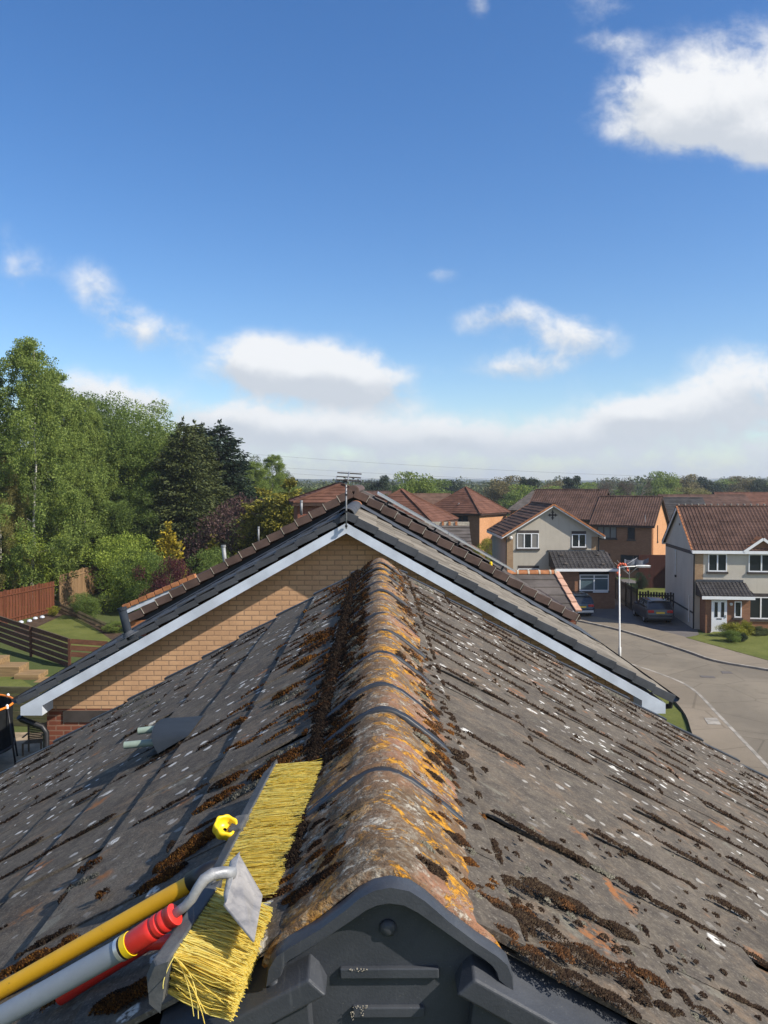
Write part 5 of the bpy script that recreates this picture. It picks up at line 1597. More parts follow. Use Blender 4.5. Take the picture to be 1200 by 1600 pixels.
# ------------------------------------------------------------------ fences, cars and garden things by the road
def board_fence(name, label, pts, h, mat, posts=True, gapw=.012, bw=.14, cat='fence', rail=True, post_every=1.9):
    f = empty(name, pts[0], label=label, cat=cat)
    m = MB(); rl = MB()
    for a, b in zip(pts[:-1], pts[1:]):
        a, b = Vector(a), Vector(b); ln = (b-a).length; d = (b-a)/ln; n_ = Vector((-d.y, d.x, 0))
        n = max(1, int(ln/(bw+gapw)))
        for k in range(n):
            p = a + d*(ln*k/n); q = a + d*(ln*(k+1)/n - gapw)
            hh = h + rnd.gauss(0, .012); o = n_*(.012 if k % 2 else -.012)
            m.add([p+o-n_*.01, q+o-n_*.01, q+o+n_*.01, p+o+n_*.01] + [v + Vector((0, 0, hh)) for v in (p+o-n_*.01, q+o-n_*.01, q+o+n_*.01, p+o+n_*.01)], [(3,2,1,0), (4,5,6,7), (0,1,5,4), (1,2,6,5), (2,3,7,6), (3,0,4,7)])
        if rail:
            for z in (.3, h*.86): rl.bar(a + Vector((0, 0, z)) - n_*.05, b + Vector((0, 0, z)) - n_*.05, .04, .09)
        if posts:
            k = 0.0
            while k <= ln:
                p = a + d*k; MB().box((p.x-.05, p.y-.05, 0), (p.x+.05, p.y+.05, h+.08)).build('post', M[mat], f); k += post_every
    m.build('boards', M[mat], f)
    if rail: rl.build('rail', M[mat], f)
    return f
f0, f1, f2 = G(1058, 963), G(997, 960), Vector((19.0, 70, 0))
board_fence('garden_fence', 'dark stained picket fence in front of the small back lawn', [f0, f1], 1.6, 'fence_dark', gapw=.05, bw=.12)
board_fence('garden_fence', 'dark boarded fence running back along the shaded driveway', [f1 + Vector((-.05, .1, 0)), Vector((19.4, 72, 0))], 1.7, 'fence_dark')
board_fence('garden_fence', 'tall maroon boarded fence below the sunlit orange gable', [Vector(((1000-590)*74/F, 74, 0)), Vector(((1030-590)*72/F, 72, 0)), Vector(((1031-590)*72/F, 71.9, 0)), Vector(((1052-590)*70/F, 70, 0))], 2.1, 'fence_maroon', posts=False)
o = MB().box((22.6, 70.6, 0), (25.4, 70.7, 2.9)).build('shed_wall', M['fence_maroon']); tag(o, 'higher maroon panel stepping up beside the pale house', 'fence')
board_fence('garden_fence', 'dark close boarded fence between the two driveways and the brown house', [Vector((17.2, 63.5, 0)), Vector((19.2, 69.5, 0))], 1.8, 'fence_dark', posts=False)

def car(label, loc, rz, paint, rack=False):
    c = empty('parked_car', loc, rz, label, 'car')
    hw = .89
    st = [(0, .42, .62, .80), (.05, .30, .95, .86), (.25, .24, 1.02, .885), (1.2, .22, .98, .89), (2.6, .22, .95, .89), (3.4, .24, .90, .88), (4.05, .28, .76, .82), (4.25, .36, .62, .70)]
    rows = []
    for (y, zb, zt_, w_) in st:
        zm = (zb+zt_)/2
        rows.append([Vector((x, y, z)) for x, z in ((-w_*.86, zb), (-w_, zb+.14), (-w_, zm), (-w_*.985, zt_-.10), (-w_*.90, zt_), (0, zt_+.02), (w_*.90, zt_), (w_*.985, zt_-.10), (w_, zm), (w_, zb+.14), (w_*.86, zb))])
    m = MB(); m.grid(rows, closed=True); m.f.append(tuple(range(11))); m.f.append(tuple(range(77, 88))[::-1])
    b = m.build('body', M[paint], c, world=False); set_auto(b.data, 40)
    gst = [(.10, .98, .80), (.42, 1.42, .66), (.7, 1.47, .645), (1.9, 1.49, .64), (2.35, 1.44, .65), (3.15, .97, .78)]
    m = MB(); rows = []
    for (y, z, w_) in gst: rows.append([Vector((-(.80 if z > 1 else w_), y, .96)), Vector((-w_, y, z)), Vector((w_, y, z)), Vector(((.80 if z > 1 else w_), y, .96))])
    m.grid(rows); m.build('windows', M['glass'], c, world=False)
    m = MB(); rows = []
    for (y, z, w_) in ((.34, 1.36, .70), (.42, 1.44, .69), (.7, 1.49, .675), (1.9, 1.51, .67), (2.3, 1.465, .675)): rows.append([Vector((x*w_, y, z - .05*abs(x)**3)) for x in (-1, -.8, 0, .8, 1)])
    m.grid(rows); m.build('roof', M[paint], c, world=False, smooth=True)
    for s in (-1, 1):
        MB().bar((s*.80, .12, .97), (s*.69, .42, 1.40), .11, .06).build('pillar', M[paint], c, world=False)
        MB().bar((s*.80, 1.45, .97), (s*.675, 1.45, 1.44), .05, .07, (0, 1, 0)).build('pillar', M['black'], c, world=False)
        MB().box((s*.60-.19, -.012, .74), (s*.60+.19, .20, .92)).build('tail_light', M['tail'], c, world=False, bevel=.03)
        for y in (.85, 3.4):
            w_ = MB().lathe((s*.72, y, .31), (s, 0, 0), [(.31, -.1), (.32, -.06), (.32, .10), (.29, .14), (.20, .145)], 18).build('wheel', M['tyre'], c, world=False)
            r_ = MB().lathe((s*.72, y, .31), (s, 0, 0), [(.20, .14), (.19, .152), (.05, .156)], 12).build('rim', M['chrome'], c, world=False); r_.parent = w_
        MB().box((s*.93-.09, 2.55, .96), (s*.93+.09, 2.68, 1.10)).build('mirror', M[paint], c, world=False, bevel=.03)
        if rack: MB().bar((s*.56, .5, 1.53), (s*.56, 2.1, 1.55), .04, .04).build('roof_rail', M['chrome'], c, world=False)
    if rack:
        for y in (.8, 1.8): MB().bar((-.6, y, 1.56), (.6, y, 1.56), .05, .04).build('roof_bar', M['black'], c, world=False)
    MB().box((-.78, -.045, .36), (.78, .06, .52)).build('bumper', M['chrome' if rack else paint], c, world=False, bevel=.03)
    MB().box((-.26, -.012, .70), (.26, .02, .81)).build('number_plate', M['plate'], c, world=False)
    MB().bar((-.66, .40, 1.475), (.66, .40, 1.475), .16, .03).build('spoiler', M[paint], c, world=False)
    return c
pc = G(910, 966, .02); car('blue grey hatchback with roof bars parked by the lean-to garage', (pc.x, pc.y, .02), R(6), 'car_blue', True)
pc = G(1032, 976, .02); car('dark grey hatchback parked in the shade of the pale house', (pc.x, pc.y, .02), R(-4), 'car_grey')

# rotary drier with washing, at the fence
rp = Vector(((985-590)*66/F, 66, 0))
rd = empty('rotary_drier', rp, label='rotary clothes drier with striped sheet and coral washing behind the lamp', cat='clothes drier')
MB().tube([rp, rp + Vector((0, 0, 2.3))], .03, 8).build('pole', M['galv'], rd)
for k in range(4):
    a = k*math.pi/2 + .4; MB().tube([rp + Vector((0, 0, 1.7)), rp + Vector((1.5*math.cos(a), 1.5*math.sin(a), 2.75))], .016, 6).build('arm', M['galv'], rd)
m = MB()
rows = [[rp + Vector((-.6 + 1.9*i/8, -.7 + .12*math.sin(i*2.2), 3.05 - .35*j/3 - .10*math.sin(i*1.3) - .25*(1-abs(i-4)/4)*(1 if j else .4))) for i in range(9)] for j in range(4)]
m.grid(rows); m.build('sheet', M['cloth'], rd, smooth=True)
MB().bar(rp + Vector((-.4, -.8, 2.65)), rp + Vector((.35, -.9, 3.15)), .03, .03).build('prop', M['white_upvc'], rd)
m = MB()
for k in range(11):
    a = 2*math.pi*k/16; c_ = rp + Vector((-.85 + .42*math.cos(a), -1.0 + rnd.gauss(0, .1), 2.15 + .52*math.sin(a)))
    r_ = rnd.uniform(.07, .13); m.lathe(c_, (rnd.gauss(0, 1), rnd.gauss(0, 1), 1), [(r_*.3, -r_), (r_*.9, -r_*.5), (r_, r_*.2), (r_*.6, r_*.8), (.01, r_)], 7)
m.build('washing', M['coral'], rd)
gc = P(950, 905, 66); gb = empty('garden_bin', (gc.x, 66, 0), label='dark garden bin with green lid by the lean-to corner', cat='bin')
MB().prism([(gc.x-.28, 65.7, 0), (gc.x+.28, 65.7, 0), (gc.x+.32, 65.65, 1.05), (gc.x-.32, 65.65, 1.05)], (0, .6, 0)).build('bin_body', M['black'], gb)
MB().box((gc.x-.34, 65.6, 1.052), (gc.x+.34, 66.3, 1.12)).build('lid', plain('green_lid', (.02, .11, .06), .5), gb, bevel=.02)

# ------------------------------------------------------------------ gardens on the left
lawn = [G(*p) for p in ((52, 983), (100, 961), (125, 966), (182, 1006), (160, 1013), (112, 1009), (60, 990))]
sheet('garden_lawn', lawn, .02, M['lawn'])
sheet('flower_bed', [G(*p) for p in ((15, 990), (70, 955), (100, 950), (190, 990), (200, 1010), (60, 1000))], .01, M['soil'])
sheet('lower_lawn', [G(*p) for p in ((-60, 1040), (0, 1050), (30, 1060), (58, 1078), (40, 1090), (-60, 1095))], .03, M['lawn'])
sheet('patio', [G(*p) for p in ((-80, 1145), (90, 1145), (95, 1260), (-120, 1260))], .02, M['slab'])
a, b = G(-30, 985), G(78, 960)
board_fence('boundary_fence', 'red brown boarded boundary fence under the birch leaves', [Vector((-25.2, 47.5, 0)), Vector((-22.9, 58.0, 0))], 2.15, 'fence_red', post_every=1.8)
board_fence('boundary_fence', 'tan boarded boundary fence beyond the red brown one', [Vector((-23.1, 59.5, 0)), Vector((-23.3, 72.0, 0))], 2.4, 'fence_tan', post_every=2.4)
# low picket fence
pk = empty('picket_fence', G(95, 951), label='low weathered picket fence beyond the left lawn', cat='fence')
a, b = G(84, 950), G(168, 990); d = (b-a).normalized(); ln = (b-a).length
for k in range(int(ln/.22)):
    p = a + d*k*.22; hh = .58 + rnd.gauss(0, .02)
    MB().prism([p - d*.045, p + d*.045, p + d*.045 + Vector((0, 0, hh)), p + Vector((0, 0, hh+.05)), p - d*.045 + Vector((0, 0, hh))], d.cross(Vector((0, 0, 1)))*.02).build('picket', M['picket'], pk)
for z in (.18, .45): MB().bar(a + Vector((0, .02, z)), b + Vector((0, .02, z)), .03, .06).build('rail', M['picket'], pk)
# ranch fence of wide brown boards round the deck
rf = empty('ranch_fence', (-17, 42.5, 0), label='dark brown ranch fence of wide horizontal boards stepping down the left garden', cat='fence')
A_, B_ = G(-40, 1000) , G(112, 1043)
tops = [(P(-40, 953, A_.y), P(110, 1002, B_.y))]
for k in range(5):
    o1_, o2_ = Vector((0, 0, -.305*k)), Vector((0, 0, -.305*k))
    MB().bar(tops[0][0] + o1_, tops[0][1] + o2_, .04, .215).build('board', M['sleeper'], rf)
    MB().bar(tops[0][0] + o1_ + Vector((0, -.01, .118)), tops[0][1] + o2_ + Vector((0, -.01, .118)), .07, .02).build('capping', M['picket'], rf)
C_ = P(168, 1006, B_.y + .5)
for k in range(3): MB().bar(tops[0][1] + Vector((.03, 0, -.32*k)), C_ + Vector((0, 0, -.32*k)), .04, .24).build('board', M['sleeper'], rf)
for t in (.27, .63, .995):
    p = tops[0][0] + (tops[0][1]-tops[0][0])*t; MB().box((p.x-.06, p.y-.12, -.2), (p.x+.06, p.y-.02, p.z+.12)).build('post', M['sleeper'], rf)
# timber steps
ts = empty('timber_steps', G(40, 1065), label='pale timber garden steps going down beside the brown fence', cat='steps')
for k, (x0, x1, yt, yb_) in enumerate(((-30, 14, 1024, 1040), (8, 44, 1035, 1052), (36, 74, 1047, 1066), (66, 100, 1058, 1072))):
    a_ = P(x0, yt, 39.6 - .5*k); b_ = P(x1, yt, 39.6 - .5*k)
    MB().box((a_.x, a_.y-1.0, 0), (b_.x, a_.y+.1, a_.z)).build('step', M['step_wood'], ts, bevel=.01)
# sleeper wall and green timber boards in the lower garden
for (px0, py0, px1, py1, d, h, lb, n) in ((-60, 1096, 60, 1118, 30.5, .9, 'green stained timber retaining wall behind the garden chair', 5),):
    gw = empty('timber_wall', (-13, d, 0), label=lb, cat='wall')
    for k in range(n):
        a_, b_ = P(-60, 0, d), P(95, 0, d - .3)
        MB().bar((a_.x, d, .14 + k*.30), (b_.x, d-.3, .14 + k*.30), .10, .27).build('sleeper', M['green_wood'], gw, bevel=.015)
# garden chair
gcn = G(56, 1178); ch = empty('garden_chair', gcn, label='slatted pale garden chair on the patio by the downpipe', cat='chair')
cx, cy = gcn.x, gcn.y
for k in range(9):
    z = .48 + .055*k; y = cy + .20 + .012*k
    MB().bar((cx-.30, y-.06*1, z), (cx+.22, y+.12, z), .018, .042).build('back_slat', M['picket'], ch)
for k in range(6):
    MB().bar((cx-.32 + .0*k, cy-.28+.085*k, .43), (cx+.24, cy-.12+.085*k, .43), .06, .02).build('seat_slat', M['picket'], ch)
for x, y in ((-.31, -.28), (.23, -.12), (-.31, .18), (.23, .34)):
    MB().bar((cx+x, cy+y, 0), (cx+x, cy+y, .44 if y < .1 else .98), .045, .045, (0, 1, 0)).build('leg', M['picket'], ch)
for x, y in ((-.31, -.28), (.23, -.12)):
    MB().bar((cx+x, cy+y, .64), (cx+x, cy+y+.48, .66), .05, .03).build('armrest', M['picket'], ch)
# round trampoline with black net
tr = empty('trampoline', G(-52, 1200), label='round black netted trampoline with orange rim at the left edge', cat='trampoline')
tc = G(-55, 1205); RR = 1.42
rows = [[Vector((tc.x + RR*q*math.cos(t), tc.y + RR*q*math.sin(t), z)) for t in [2*math.pi*k/40 for k in range(40)]] for z, q in ((.75, 1.0), (1.6, .985), (2.05, 1.0))]
MB().grid(rows, closed=True).build('net', M['net'], tr, smooth=True)
MB().tube([Vector((tc.x + RR*1.005*math.cos(t), tc.y + RR*1.005*math.sin(t), 2.07)) for t in [2*math.pi*k/40 for k in range(41)]], .035, 8).build('rim', M['orange_plastic'], tr, smooth=True)
rows = [[Vector((tc.x + RR*q*math.cos(t), tc.y + RR*q*math.sin(t), z)) for t in [2*math.pi*k/40 for k in range(40)]] for z, q in ((.70, 1.02), (.78, 1.04), (.80, .86), (.76, .84))]
MB().grid(rows, closed=True).build('frame_pad', M['black'], tr, smooth=True)
MB().lathe((tc.x, tc.y, .74), (0, 0, 1), [(RR*.85, 0), (RR*.85, .01)], 40).build('mat', M['black'], tr)
for k in range(6):
    t = math.pi*2*k/6 - .12
    q = Vector((tc.x + RR*1.22*math.cos(t), tc.y + RR*1.22*math.sin(t), 0)); q2 = Vector((tc.x + RR*1.02*math.cos(t), tc.y + RR*1.02*math.sin(t), 2.08))
    MB().tube([q, q + (q2-q)*.4, q2], .03, 8).build('pole', M['black'], tr, smooth=True)
    MB().lathe(q2 + Vector((0, 0, .0)), (0, 0, 1), [(.045, -.05), (.045, .05), (.02, .08)], 8).build('pole_cap', M['white_upvc'], tr)
# low timber planks right of the left lawn and white stones
for i, (px, py) in enumerate(((46, 972), (66, 966), (55, 968), (33, 974))):
    p = G(px, py); o = MB().lathe(p, (0, 0, 1), [(.12, 0), (.17, .06), (.14, .14), (.05, .18)], 9).build('stone', M['white_paint']); tag(o, 'small white stone in the bed below the red brown fence', 'stone', 'white stones in the flower bed')
pt_ = MB().bar(G(150, 985) + Vector((0, 0, .3)), G(188, 988) + Vector((0, 0, .35)), .2, .08).build('plank', M['step_wood']); tag(pt_, 'pale plank edging at the right end of the picket fence', 'plank')
# ------------------------------------------------------------------ trees and shrubs
def unit(v): return v/np.maximum(np.linalg.norm(v, axis=1, keepdims=True), 1e-9)
def leaves(name, c, L_, mat, root, wid=.55, dirs=None, world=False):
    c = np.asarray(c, dtype=np.float64); n = len(c)
    a = nrg.normal(size=(n, 3)) if dirs is None else np.asarray(dirs) + nrg.normal(size=(n, 3))*.45
    a = unit(a); b = unit(np.cross(a, nrg.normal(size=(n, 3))))
    s = (np.asarray(L_)*nrg.uniform(.65, 1.35, n))[:, None]
    V = np.stack([c - a*s*.5, c + b*s*wid*.5, c + a*s*.5, c - b*s*wid*.5], 1).reshape(-1, 3)
    return np_obj(name, V, np.arange(n*4).reshape(n, 4), mat, root, world=world)
def trunk(root, h, r, mat, limbs=(), lean=0.0, name='trunk'):
    m = MB(); k = 9
    pts = [Vector((lean*math.sin(i/k*2.2)*h*.04 + rnd.gauss(0, .012)*h*.3*(i > 0), rnd.gauss(0, .012)*h*.3*(i > 0), h*i/k)) for i in range(k+1)]
    m.tube(pts, [r*(1 - .86*(i/k)**.9)*(1.25 if i == 0 else 1) for i in range(k+1)], 8)
    for (z, L_, az, up) in limbs:
        i = min(k-1, int(z/h*k)); p = pts[i] + (pts[i+1]-pts[i])*(z/h*k - i)
        d = Vector((math.cos(az), math.sin(az), 0)); rr = r*.38*(1 - z/h*.6)
        m.tube([p, p + d*L_*.35 + Vector((0, 0, up*L_*.25)), p + d*L_*.7 + Vector((0, 0, up*L_*.65)), p + d*L_ + Vector((0, 0, up*L_))], [rr, rr*.75, rr*.5, rr*.15], 5)
    return m.build(name, mat, root, world=False, smooth=True)
def rlimbs(n, z0, z1, l0, l1, up):
    return [(z0 + (z1-z0)*i/max(n-1, 1), (l0 + (l1-l0)*i/max(n-1, 1))*rnd.uniform(.7, 1.1), i*2.4 + rnd.uniform(-.5, .5), up*rnd.uniform(.6, 1.3)) for i in range(n)]
def broad_tree(name, h, rx, zc, rz, nc, nl, leaf, mat, bark='bark', cat='tree', r=.22, clump=.24, crownname='crown', squash=1.0):
    t = empty(name, (0, 0, 0), cat=cat)
    cs = []
    for i in range(nc):
        d = nrg.normal(size=3); d /= np.linalg.norm(d)
        q = nrg.uniform(.25, 1)**.5
        w = 1 + .28*math.sin(d[0]*3.1 + nc) * math.cos(d[1]*2.7) + .22*nrg.normal()*.5
        cs.append((d*q*w*np.array([rx, rx, rz]) + np.array([0, 0, zc]), rx*clump*nrg.uniform(.55, 1.35)))
    pts = []
    for c, cr in cs:
        k = max(6, int(nl/nc*(cr/(rx*clump))**1.5))
        d = unit(nrg.normal(size=(k, 3)))*(nrg.uniform(.15, 1, (k, 1))**.45)*cr*np.array([1, 1, .75*squash])
        pts.append(d + c)
    pts = np.concatenate(pts); pts = pts[pts[:, 2] > .05]
    leaves(crownname, pts, leaf, mat, t)
    trunk(t, h*.8, r, M[bark], rlimbs(9, h*.25, h*.7, rx*.95, rx*.5, .5))
    return t
def birch_tree(name, h, R_, nc, nl, leaf, mat, z0=.12):
    t = empty(name, (0, 0, 0), cat='birch tree')
    pts = []
    for i in range(nc):
        u = nrg.uniform(0, 1)**.9
        z = h*(z0 + (1-z0)*u)
        f = min(1, (1-u)**.5*1.15)*(.62 + .38*min(1, u*4))
        az = nrg.uniform(0, 2*math.pi); rr = R_*f*nrg.uniform(.18, 1)**.6*(1 + .18*math.sin(az*3+z))
        c = np.array([rr*math.cos(az), rr*math.sin(az), z])
        k = int(nl/nc*(1.25 - .55*u)*nrg.uniform(.5, 1.5))
        for s in range(3):                       # hanging sprays
            o = nrg.normal(size=3)*np.array([.36, .36, .3])*(.5+.5*f)
            q = max(3, k//3); L_ = nrg.uniform(.5, 1.7)*(.45 + .55*f)
            tt = nrg.uniform(0, 1, q)
            pts.append(c + o + np.stack([nrg.normal(size=q)*.16, nrg.normal(size=q)*.16, -L_*tt], 1))
    # wispy leader
    for i in range(14):
        z = h*(1 - .13*nrg.uniform(0, 1)); q = 16
        pts.append(np.array([0, 0, z]) + nrg.normal(size=(q, 3))*np.array([.35, .35, .35])*(.3 + (h-z)/h*6))
    pts = np.concatenate(pts); pts = pts[pts[:, 2] > .1]
    leaves('crown', pts, leaf, mat, t, .6, dirs=np.tile([0, 0, -.5], (len(pts), 1)))
    trunk(t, h*.97, .13, M['birch_bark'], rlimbs(7, h*.2, h*.9, R_*.9, R_*.2, .35), .6)
    return t
def conifer(name, h, R_, lay, mat, leaf=.34, z0=.02, dens=1.0, power=.62, up=-.25, cat='conifer'):
    t = empty(name, (0, 0, 0), cat=cat)
    pts, dr = [], []
    for i in range(lay):
        u = i/lay; z = h*(z0 + (1-z0)*u) + nrg.normal()*.16
        rr = R_*((1-u)**power)*nrg.uniform(.8, 1.15) + .12
        nb = max(4, int(13*(1-u) + 4))
        a0 = nrg.uniform(0, 6.28)
        for b in range(nb):
            a = a0 + 2*math.pi*b/nb + nrg.normal()*.2; L_ = rr*nrg.uniform(.62, 1.18)
            k = max(6, int(34*L_*dens))
            tt = nrg.uniform(.12, 1, k)**.75
            x = tt*L_
            fan = (1-tt)*.0 + .34*L_*tt*nrg.normal(size=k)*.6
            zz = z + nrg.normal()*.12 + up*x*nrg.uniform(.6, 1.4) + .16*L_*tt**3*1.2 + nrg.normal(size=k)*.11
            pts.append(np.stack([x*math.cos(a) - fan*math.sin(a), x*math.sin(a) + fan*math.cos(a), zz], 1))
            dr.append(np.tile([math.cos(a), math.sin(a), up+.15], (k, 1)))
    q = 40
    pts.append(np.stack([nrg.normal(size=q)*.06, nrg.normal(size=q)*.06, h*nrg.uniform(.95, 1.03, q)], 1)); dr.append(np.tile([0, 0, 1.], (q, 1)))
    pts = np.concatenate(pts); dr = np.concatenate(dr); k = pts[:, 2] > .03
    leaves('crown', pts[k], leaf, mat, t, .42, dirs=dr[k]*1.1)
    trunk(t, h*.95, .2, M['bark'])
    return t
def bare_tree(name, h, depth, mat, spread=.55):
    t = empty(name, (0, 0, 0), cat='bare tree'); m = MB()
    def grow(p, d, L_, r, k):
        e = p + d*L_; m.tube([p, e], [r, r*.72], 3, False)
        if k == 0: return
        for i in range(3 if k > 1 else 4):
            v = (d + Vector((rnd.gauss(0, spread), rnd.gauss(0, spread), rnd.gauss(.12, spread*.6)))).normalized()
            grow(p + d*L_*rnd.uniform(.6, 1), v, L_*rnd.uniform(.62, .85), r*.62, k-1)
    tr_ = MB(); tr_.tube([(0, 0, 0), (0, 0, h*.28)], [h*.022, h*.017], 8)
    tr_.build('trunk', M['bark'], t, world=False)
    grow(Vector((0, 0, h*.25)), Vector((0, 0, 1)), h*.24, h*.016, depth)
    m.build('crown', mat, t, world=False)
    return t
def place(t, px, d, h_src, top_py, label, cat=None, group=None, first=False, rz=None, wid=1.0, mat=None, z=0.0):
    """put a tree (or a copy) at pixel column px, distance d, tall enough for its tip to reach row top_py"""
    x = (px-590)*d/F; H = 9 + (757-top_py)*d/F - z
    s = H/h_src
    o = t if first else copy_tree(t)
    o.location = (x, d, z); o.scale = (s*wid, s*wid, s); o.rotation_euler = (0, 0, rnd.uniform(0, 6.28) if rz is None else rz)
    o['label'] = label
    if cat: o['category'] = cat
    if group: o['group'] = group
    elif 'group' in o: del o['group']
    if mat is not None:
        for c in kids(o):
            if c.name.startswith('crown'):
                c.material_slots[0].link = 'OBJECT'; c.material_slots[0].material = mat
    return o
# woodland on the left
bi = birch_tree('birch_tree', 19, 4.6, 240, 88000, .135, LEAF['birch'])
GW = 'woodland trees behind the left gardens'
place(bi, 48, 60, 19, 532, 'tallest birch tree with wispy top at the left edge of the wood', group=GW, first=True, rz=.4, wid=1.05)
place(bi, -20, 62, 19, 560, 'birch tree cut by the left picture edge beside the tallest birch', group=GW, wid=1.1, mat=LEAF['birch_dark'])
place(bi, 84, 66, 19, 580, 'full birch tree just right of the tallest birch', group=GW, wid=1.1)
place(bi, 132, 69, 19, 622, 'slender birch with a bare white lower trunk beside the tan fence', group=GW, wid=.95, rz=2.0)
place(bi, 100, 70, 19, 615, 'birch tree filling the gap between the tallest and the slender birch', group=GW, wid=1.1, mat=LEAF['birch_dark'])
place(bi, 0, 59, 19, 700, 'olive yellow drooping birch at the left picture edge in front of the others', group=GW, wid=.9, mat=LEAF['olive'])
bd = broad_tree('broadleaf_tree', 14, 4.6, 8.4, 5.6, 150, 66000, .165, LEAF['mid'])
place(bd, 196, 74, 14, 640, 'rounded green tree right of the slender birch', group=GW, first=True)
place(bd, 242, 78, 14, 645, 'green tree rising just left of the tall dark conifers', group=GW, mat=LEAF['birch'])
place(bd, 172, 84, 14, 650, 'green tree showing behind the slender birch', group=GW, mat=LEAF['birch_dark'])
place(bd, 62, 66, 14, 745, 'bright leaved tree below the tallest birch over the red fence', group=GW, mat=LEAF['birch'], wid=1.0)
place(bd, 215, 68, 14, 752, 'low green tree under the woodland edge left of the conifers', group=GW, mat=LEAF['mid'], wid=1.0)
place(bd, 150, 72, 14, 770, 'low green tree behind the tan fence', group=GW, mat=LEAF['mid'])
place(bd, -45, 63, 14, 790, 'light green tree at the far left above the fence', group=GW, mat=LEAF['fresh'])
co = conifer('conifer', 14, 3.3, 74, LEAF['conifer'], .25, .02, 1.35, .5, -.3)
place(co, 287, 68, 14, 660, 'tall dark green conifer with yellowish lower branches', group=GW, first=True, wid=1.08)
place(co, 344, 76, 14, 664, 'blackish green conifer with ragged top right of the tall one', group=GW, mat=LEAF['conifer_dark'], wid=1.45)
place(co, 318, 80, 14, 668, 'dark conifer squeezed between two taller conifers', group=GW, mat=LEAF['conifer_dark'], wid=1.4)
place(co, 305, 71, 14, 664, 'broad dark green conifer just right of the tall one', group=GW, wid=1.3)
place(co, 258, 72, 14, 705, 'green conifer half hidden at the left of the tall conifer', group=GW, wid=.9)
place(bi, 428, 96, 19, 711, 'pale green pointed birch standing right of the conifers', group=GW, wid=1.15)
place(bi, 398, 92, 19, 722, 'pale green birch close to the right of the blackish conifer', group=GW, wid=1.3)
place(bd, 372, 100, 14, 725, 'hazy green tree behind the purple shrub', group=GW, mat=LEAF['far'])
place(bd, 455, 120, 14, 745, 'low hazy green tree left of the aerial', group=GW, mat=LEAF['far'])
gcf = conifer('golden_conifer', 9, 3.3, 42, LEAF['golden_green'], .30, .0, 1.1, .42, -.05)
place(gcf, 412, 62, 9, 770, 'rounded golden green conifer left of the other golden one', group='golden conifers', first=True, wid=.9)
place(gcf, 452, 60, 9, 756, 'rounded golden green conifer nearest the brown verge tiles', group='golden conifers', wid=.9)
gsm = conifer('golden_conifer', 4.5, .9, 34, LEAF['gold'], .22, .0, 1.6, .5, .15)
place(gsm, 262, 60, 4.5, 824, 'narrow bright golden conifer in front of the tall dark conifer', first=True, wid=1.0)
place(gsm, 332, 62, 4.5, 842, 'low yellow green conifer at the foot of the dark conifer', mat=LEAF['golden_green'], wid=1.1)
sh = broad_tree('garden_shrub', 4.0, 2.2, 2.0, 2.0, 60, 20000, .115, LEAF['fresh'], cat='shrub', r=.08, clump=.34)
place(sh, 210, 59, 4.0, 842, 'large fresh green shrub left of the narrow golden conifer', first=True, wid=.95)
place(sh, 196, 66, 4.0, 850, 'smaller green shrub at the far end of the tan fence', mat=LEAF['mid'], wid=.8)
place(sh, 62, 64, 4.0, 838, 'light green bush rising behind the red brown fence', mat=LEAF['fresh'], wid=.9)
place(sh, 8, 60, 4.0, 835, 'light green bush at the left picture edge behind the fence', mat=LEAF['fresh'], wid=1.0)
place(sh, 228, 57, 4.0, 868, 'green shrub beside the dark red maple', mat=LEAF['mid'], wid=.9)
place(sh, 262, 50, 4.0, 880, 'dark red leaved maple behind the orange verge', mat=LEAF['maroon'], wid=.62)
place(sh, 362, 64, 4.0, 786, 'purple brown shrub right of the conifers', mat=LEAF['plum'], wid=.72)
place(sh, 340, 58, 4.0, 862, 'green shrub at the foot of the purple shrub', mat=LEAF['mid'], wid=.8)
place(sh, 132, 55, 4.0, 928, 'sparse young shrub beside the picket fence', mat=LEAF['mid'], wid=1.0)
place(sh, 176, 49.5, 4.0, 972, 'low bushy plant at the end of the picket fence', mat=LEAF['birch'], wid=1.4)
place(sh, 83, 56, 4.0, 948, 'small clipped green ball bush by the fence corner', mat=LEAF['box'], wid=1.0)
place(sh, 98, 37.5, 4.0, 1050, 'small cream flowering plant under the brown ranch fence', mat=LEAF['box'], wid=1.2)
# front garden bushes
bu = broad_tree('garden_bush', 1.2, .8, .62, .6, 46, 12000, .062, LEAF['box'], cat='bush', r=.04, clump=.42)
place(bu, 1147, 47.6, 1.2, 975, 'wide variegated yellow bush beside the white door', first=True, wid=1.35, z=.1)
place(bu, 1172, 48.2, 1.2, 973, 'upright yellow green bush below the large window', mat=LEAF['box'], wid=.85, z=.1)
place(bu, 1147, 46.0, 1.2, 987, 'dark green rounded bush in front of the variegated bush', mat=LEAF['mid'], wid=1.2, z=.1)
place(bu, 1164, 45.9, 1.2, 992, 'small dark bush touching the rounded green bush', mat=LEAF['conifer_dark'], wid=1.0, z=.1)
place(bu, 1194, 48.0, 1.2, 981, 'low grey green bush at the right picture edge', mat=LEAF['far'], wid=1.4, z=.1)
place(sh, 765, 76, 4.0, 846, 'yellow flowering shrub against the bright orange wall', mat=LEAF['box'], wid=.6)
place(sh, 940, 68, 4.0, 888, 'dark shrub beside the clothes drier', mat=LEAF['conifer_dark'], wid=.8)
place(sh, 1005, 70, 4.0, 896, 'dark shrub at the edge of the small back lawn', mat=LEAF['conifer_dark'], wid=.7)
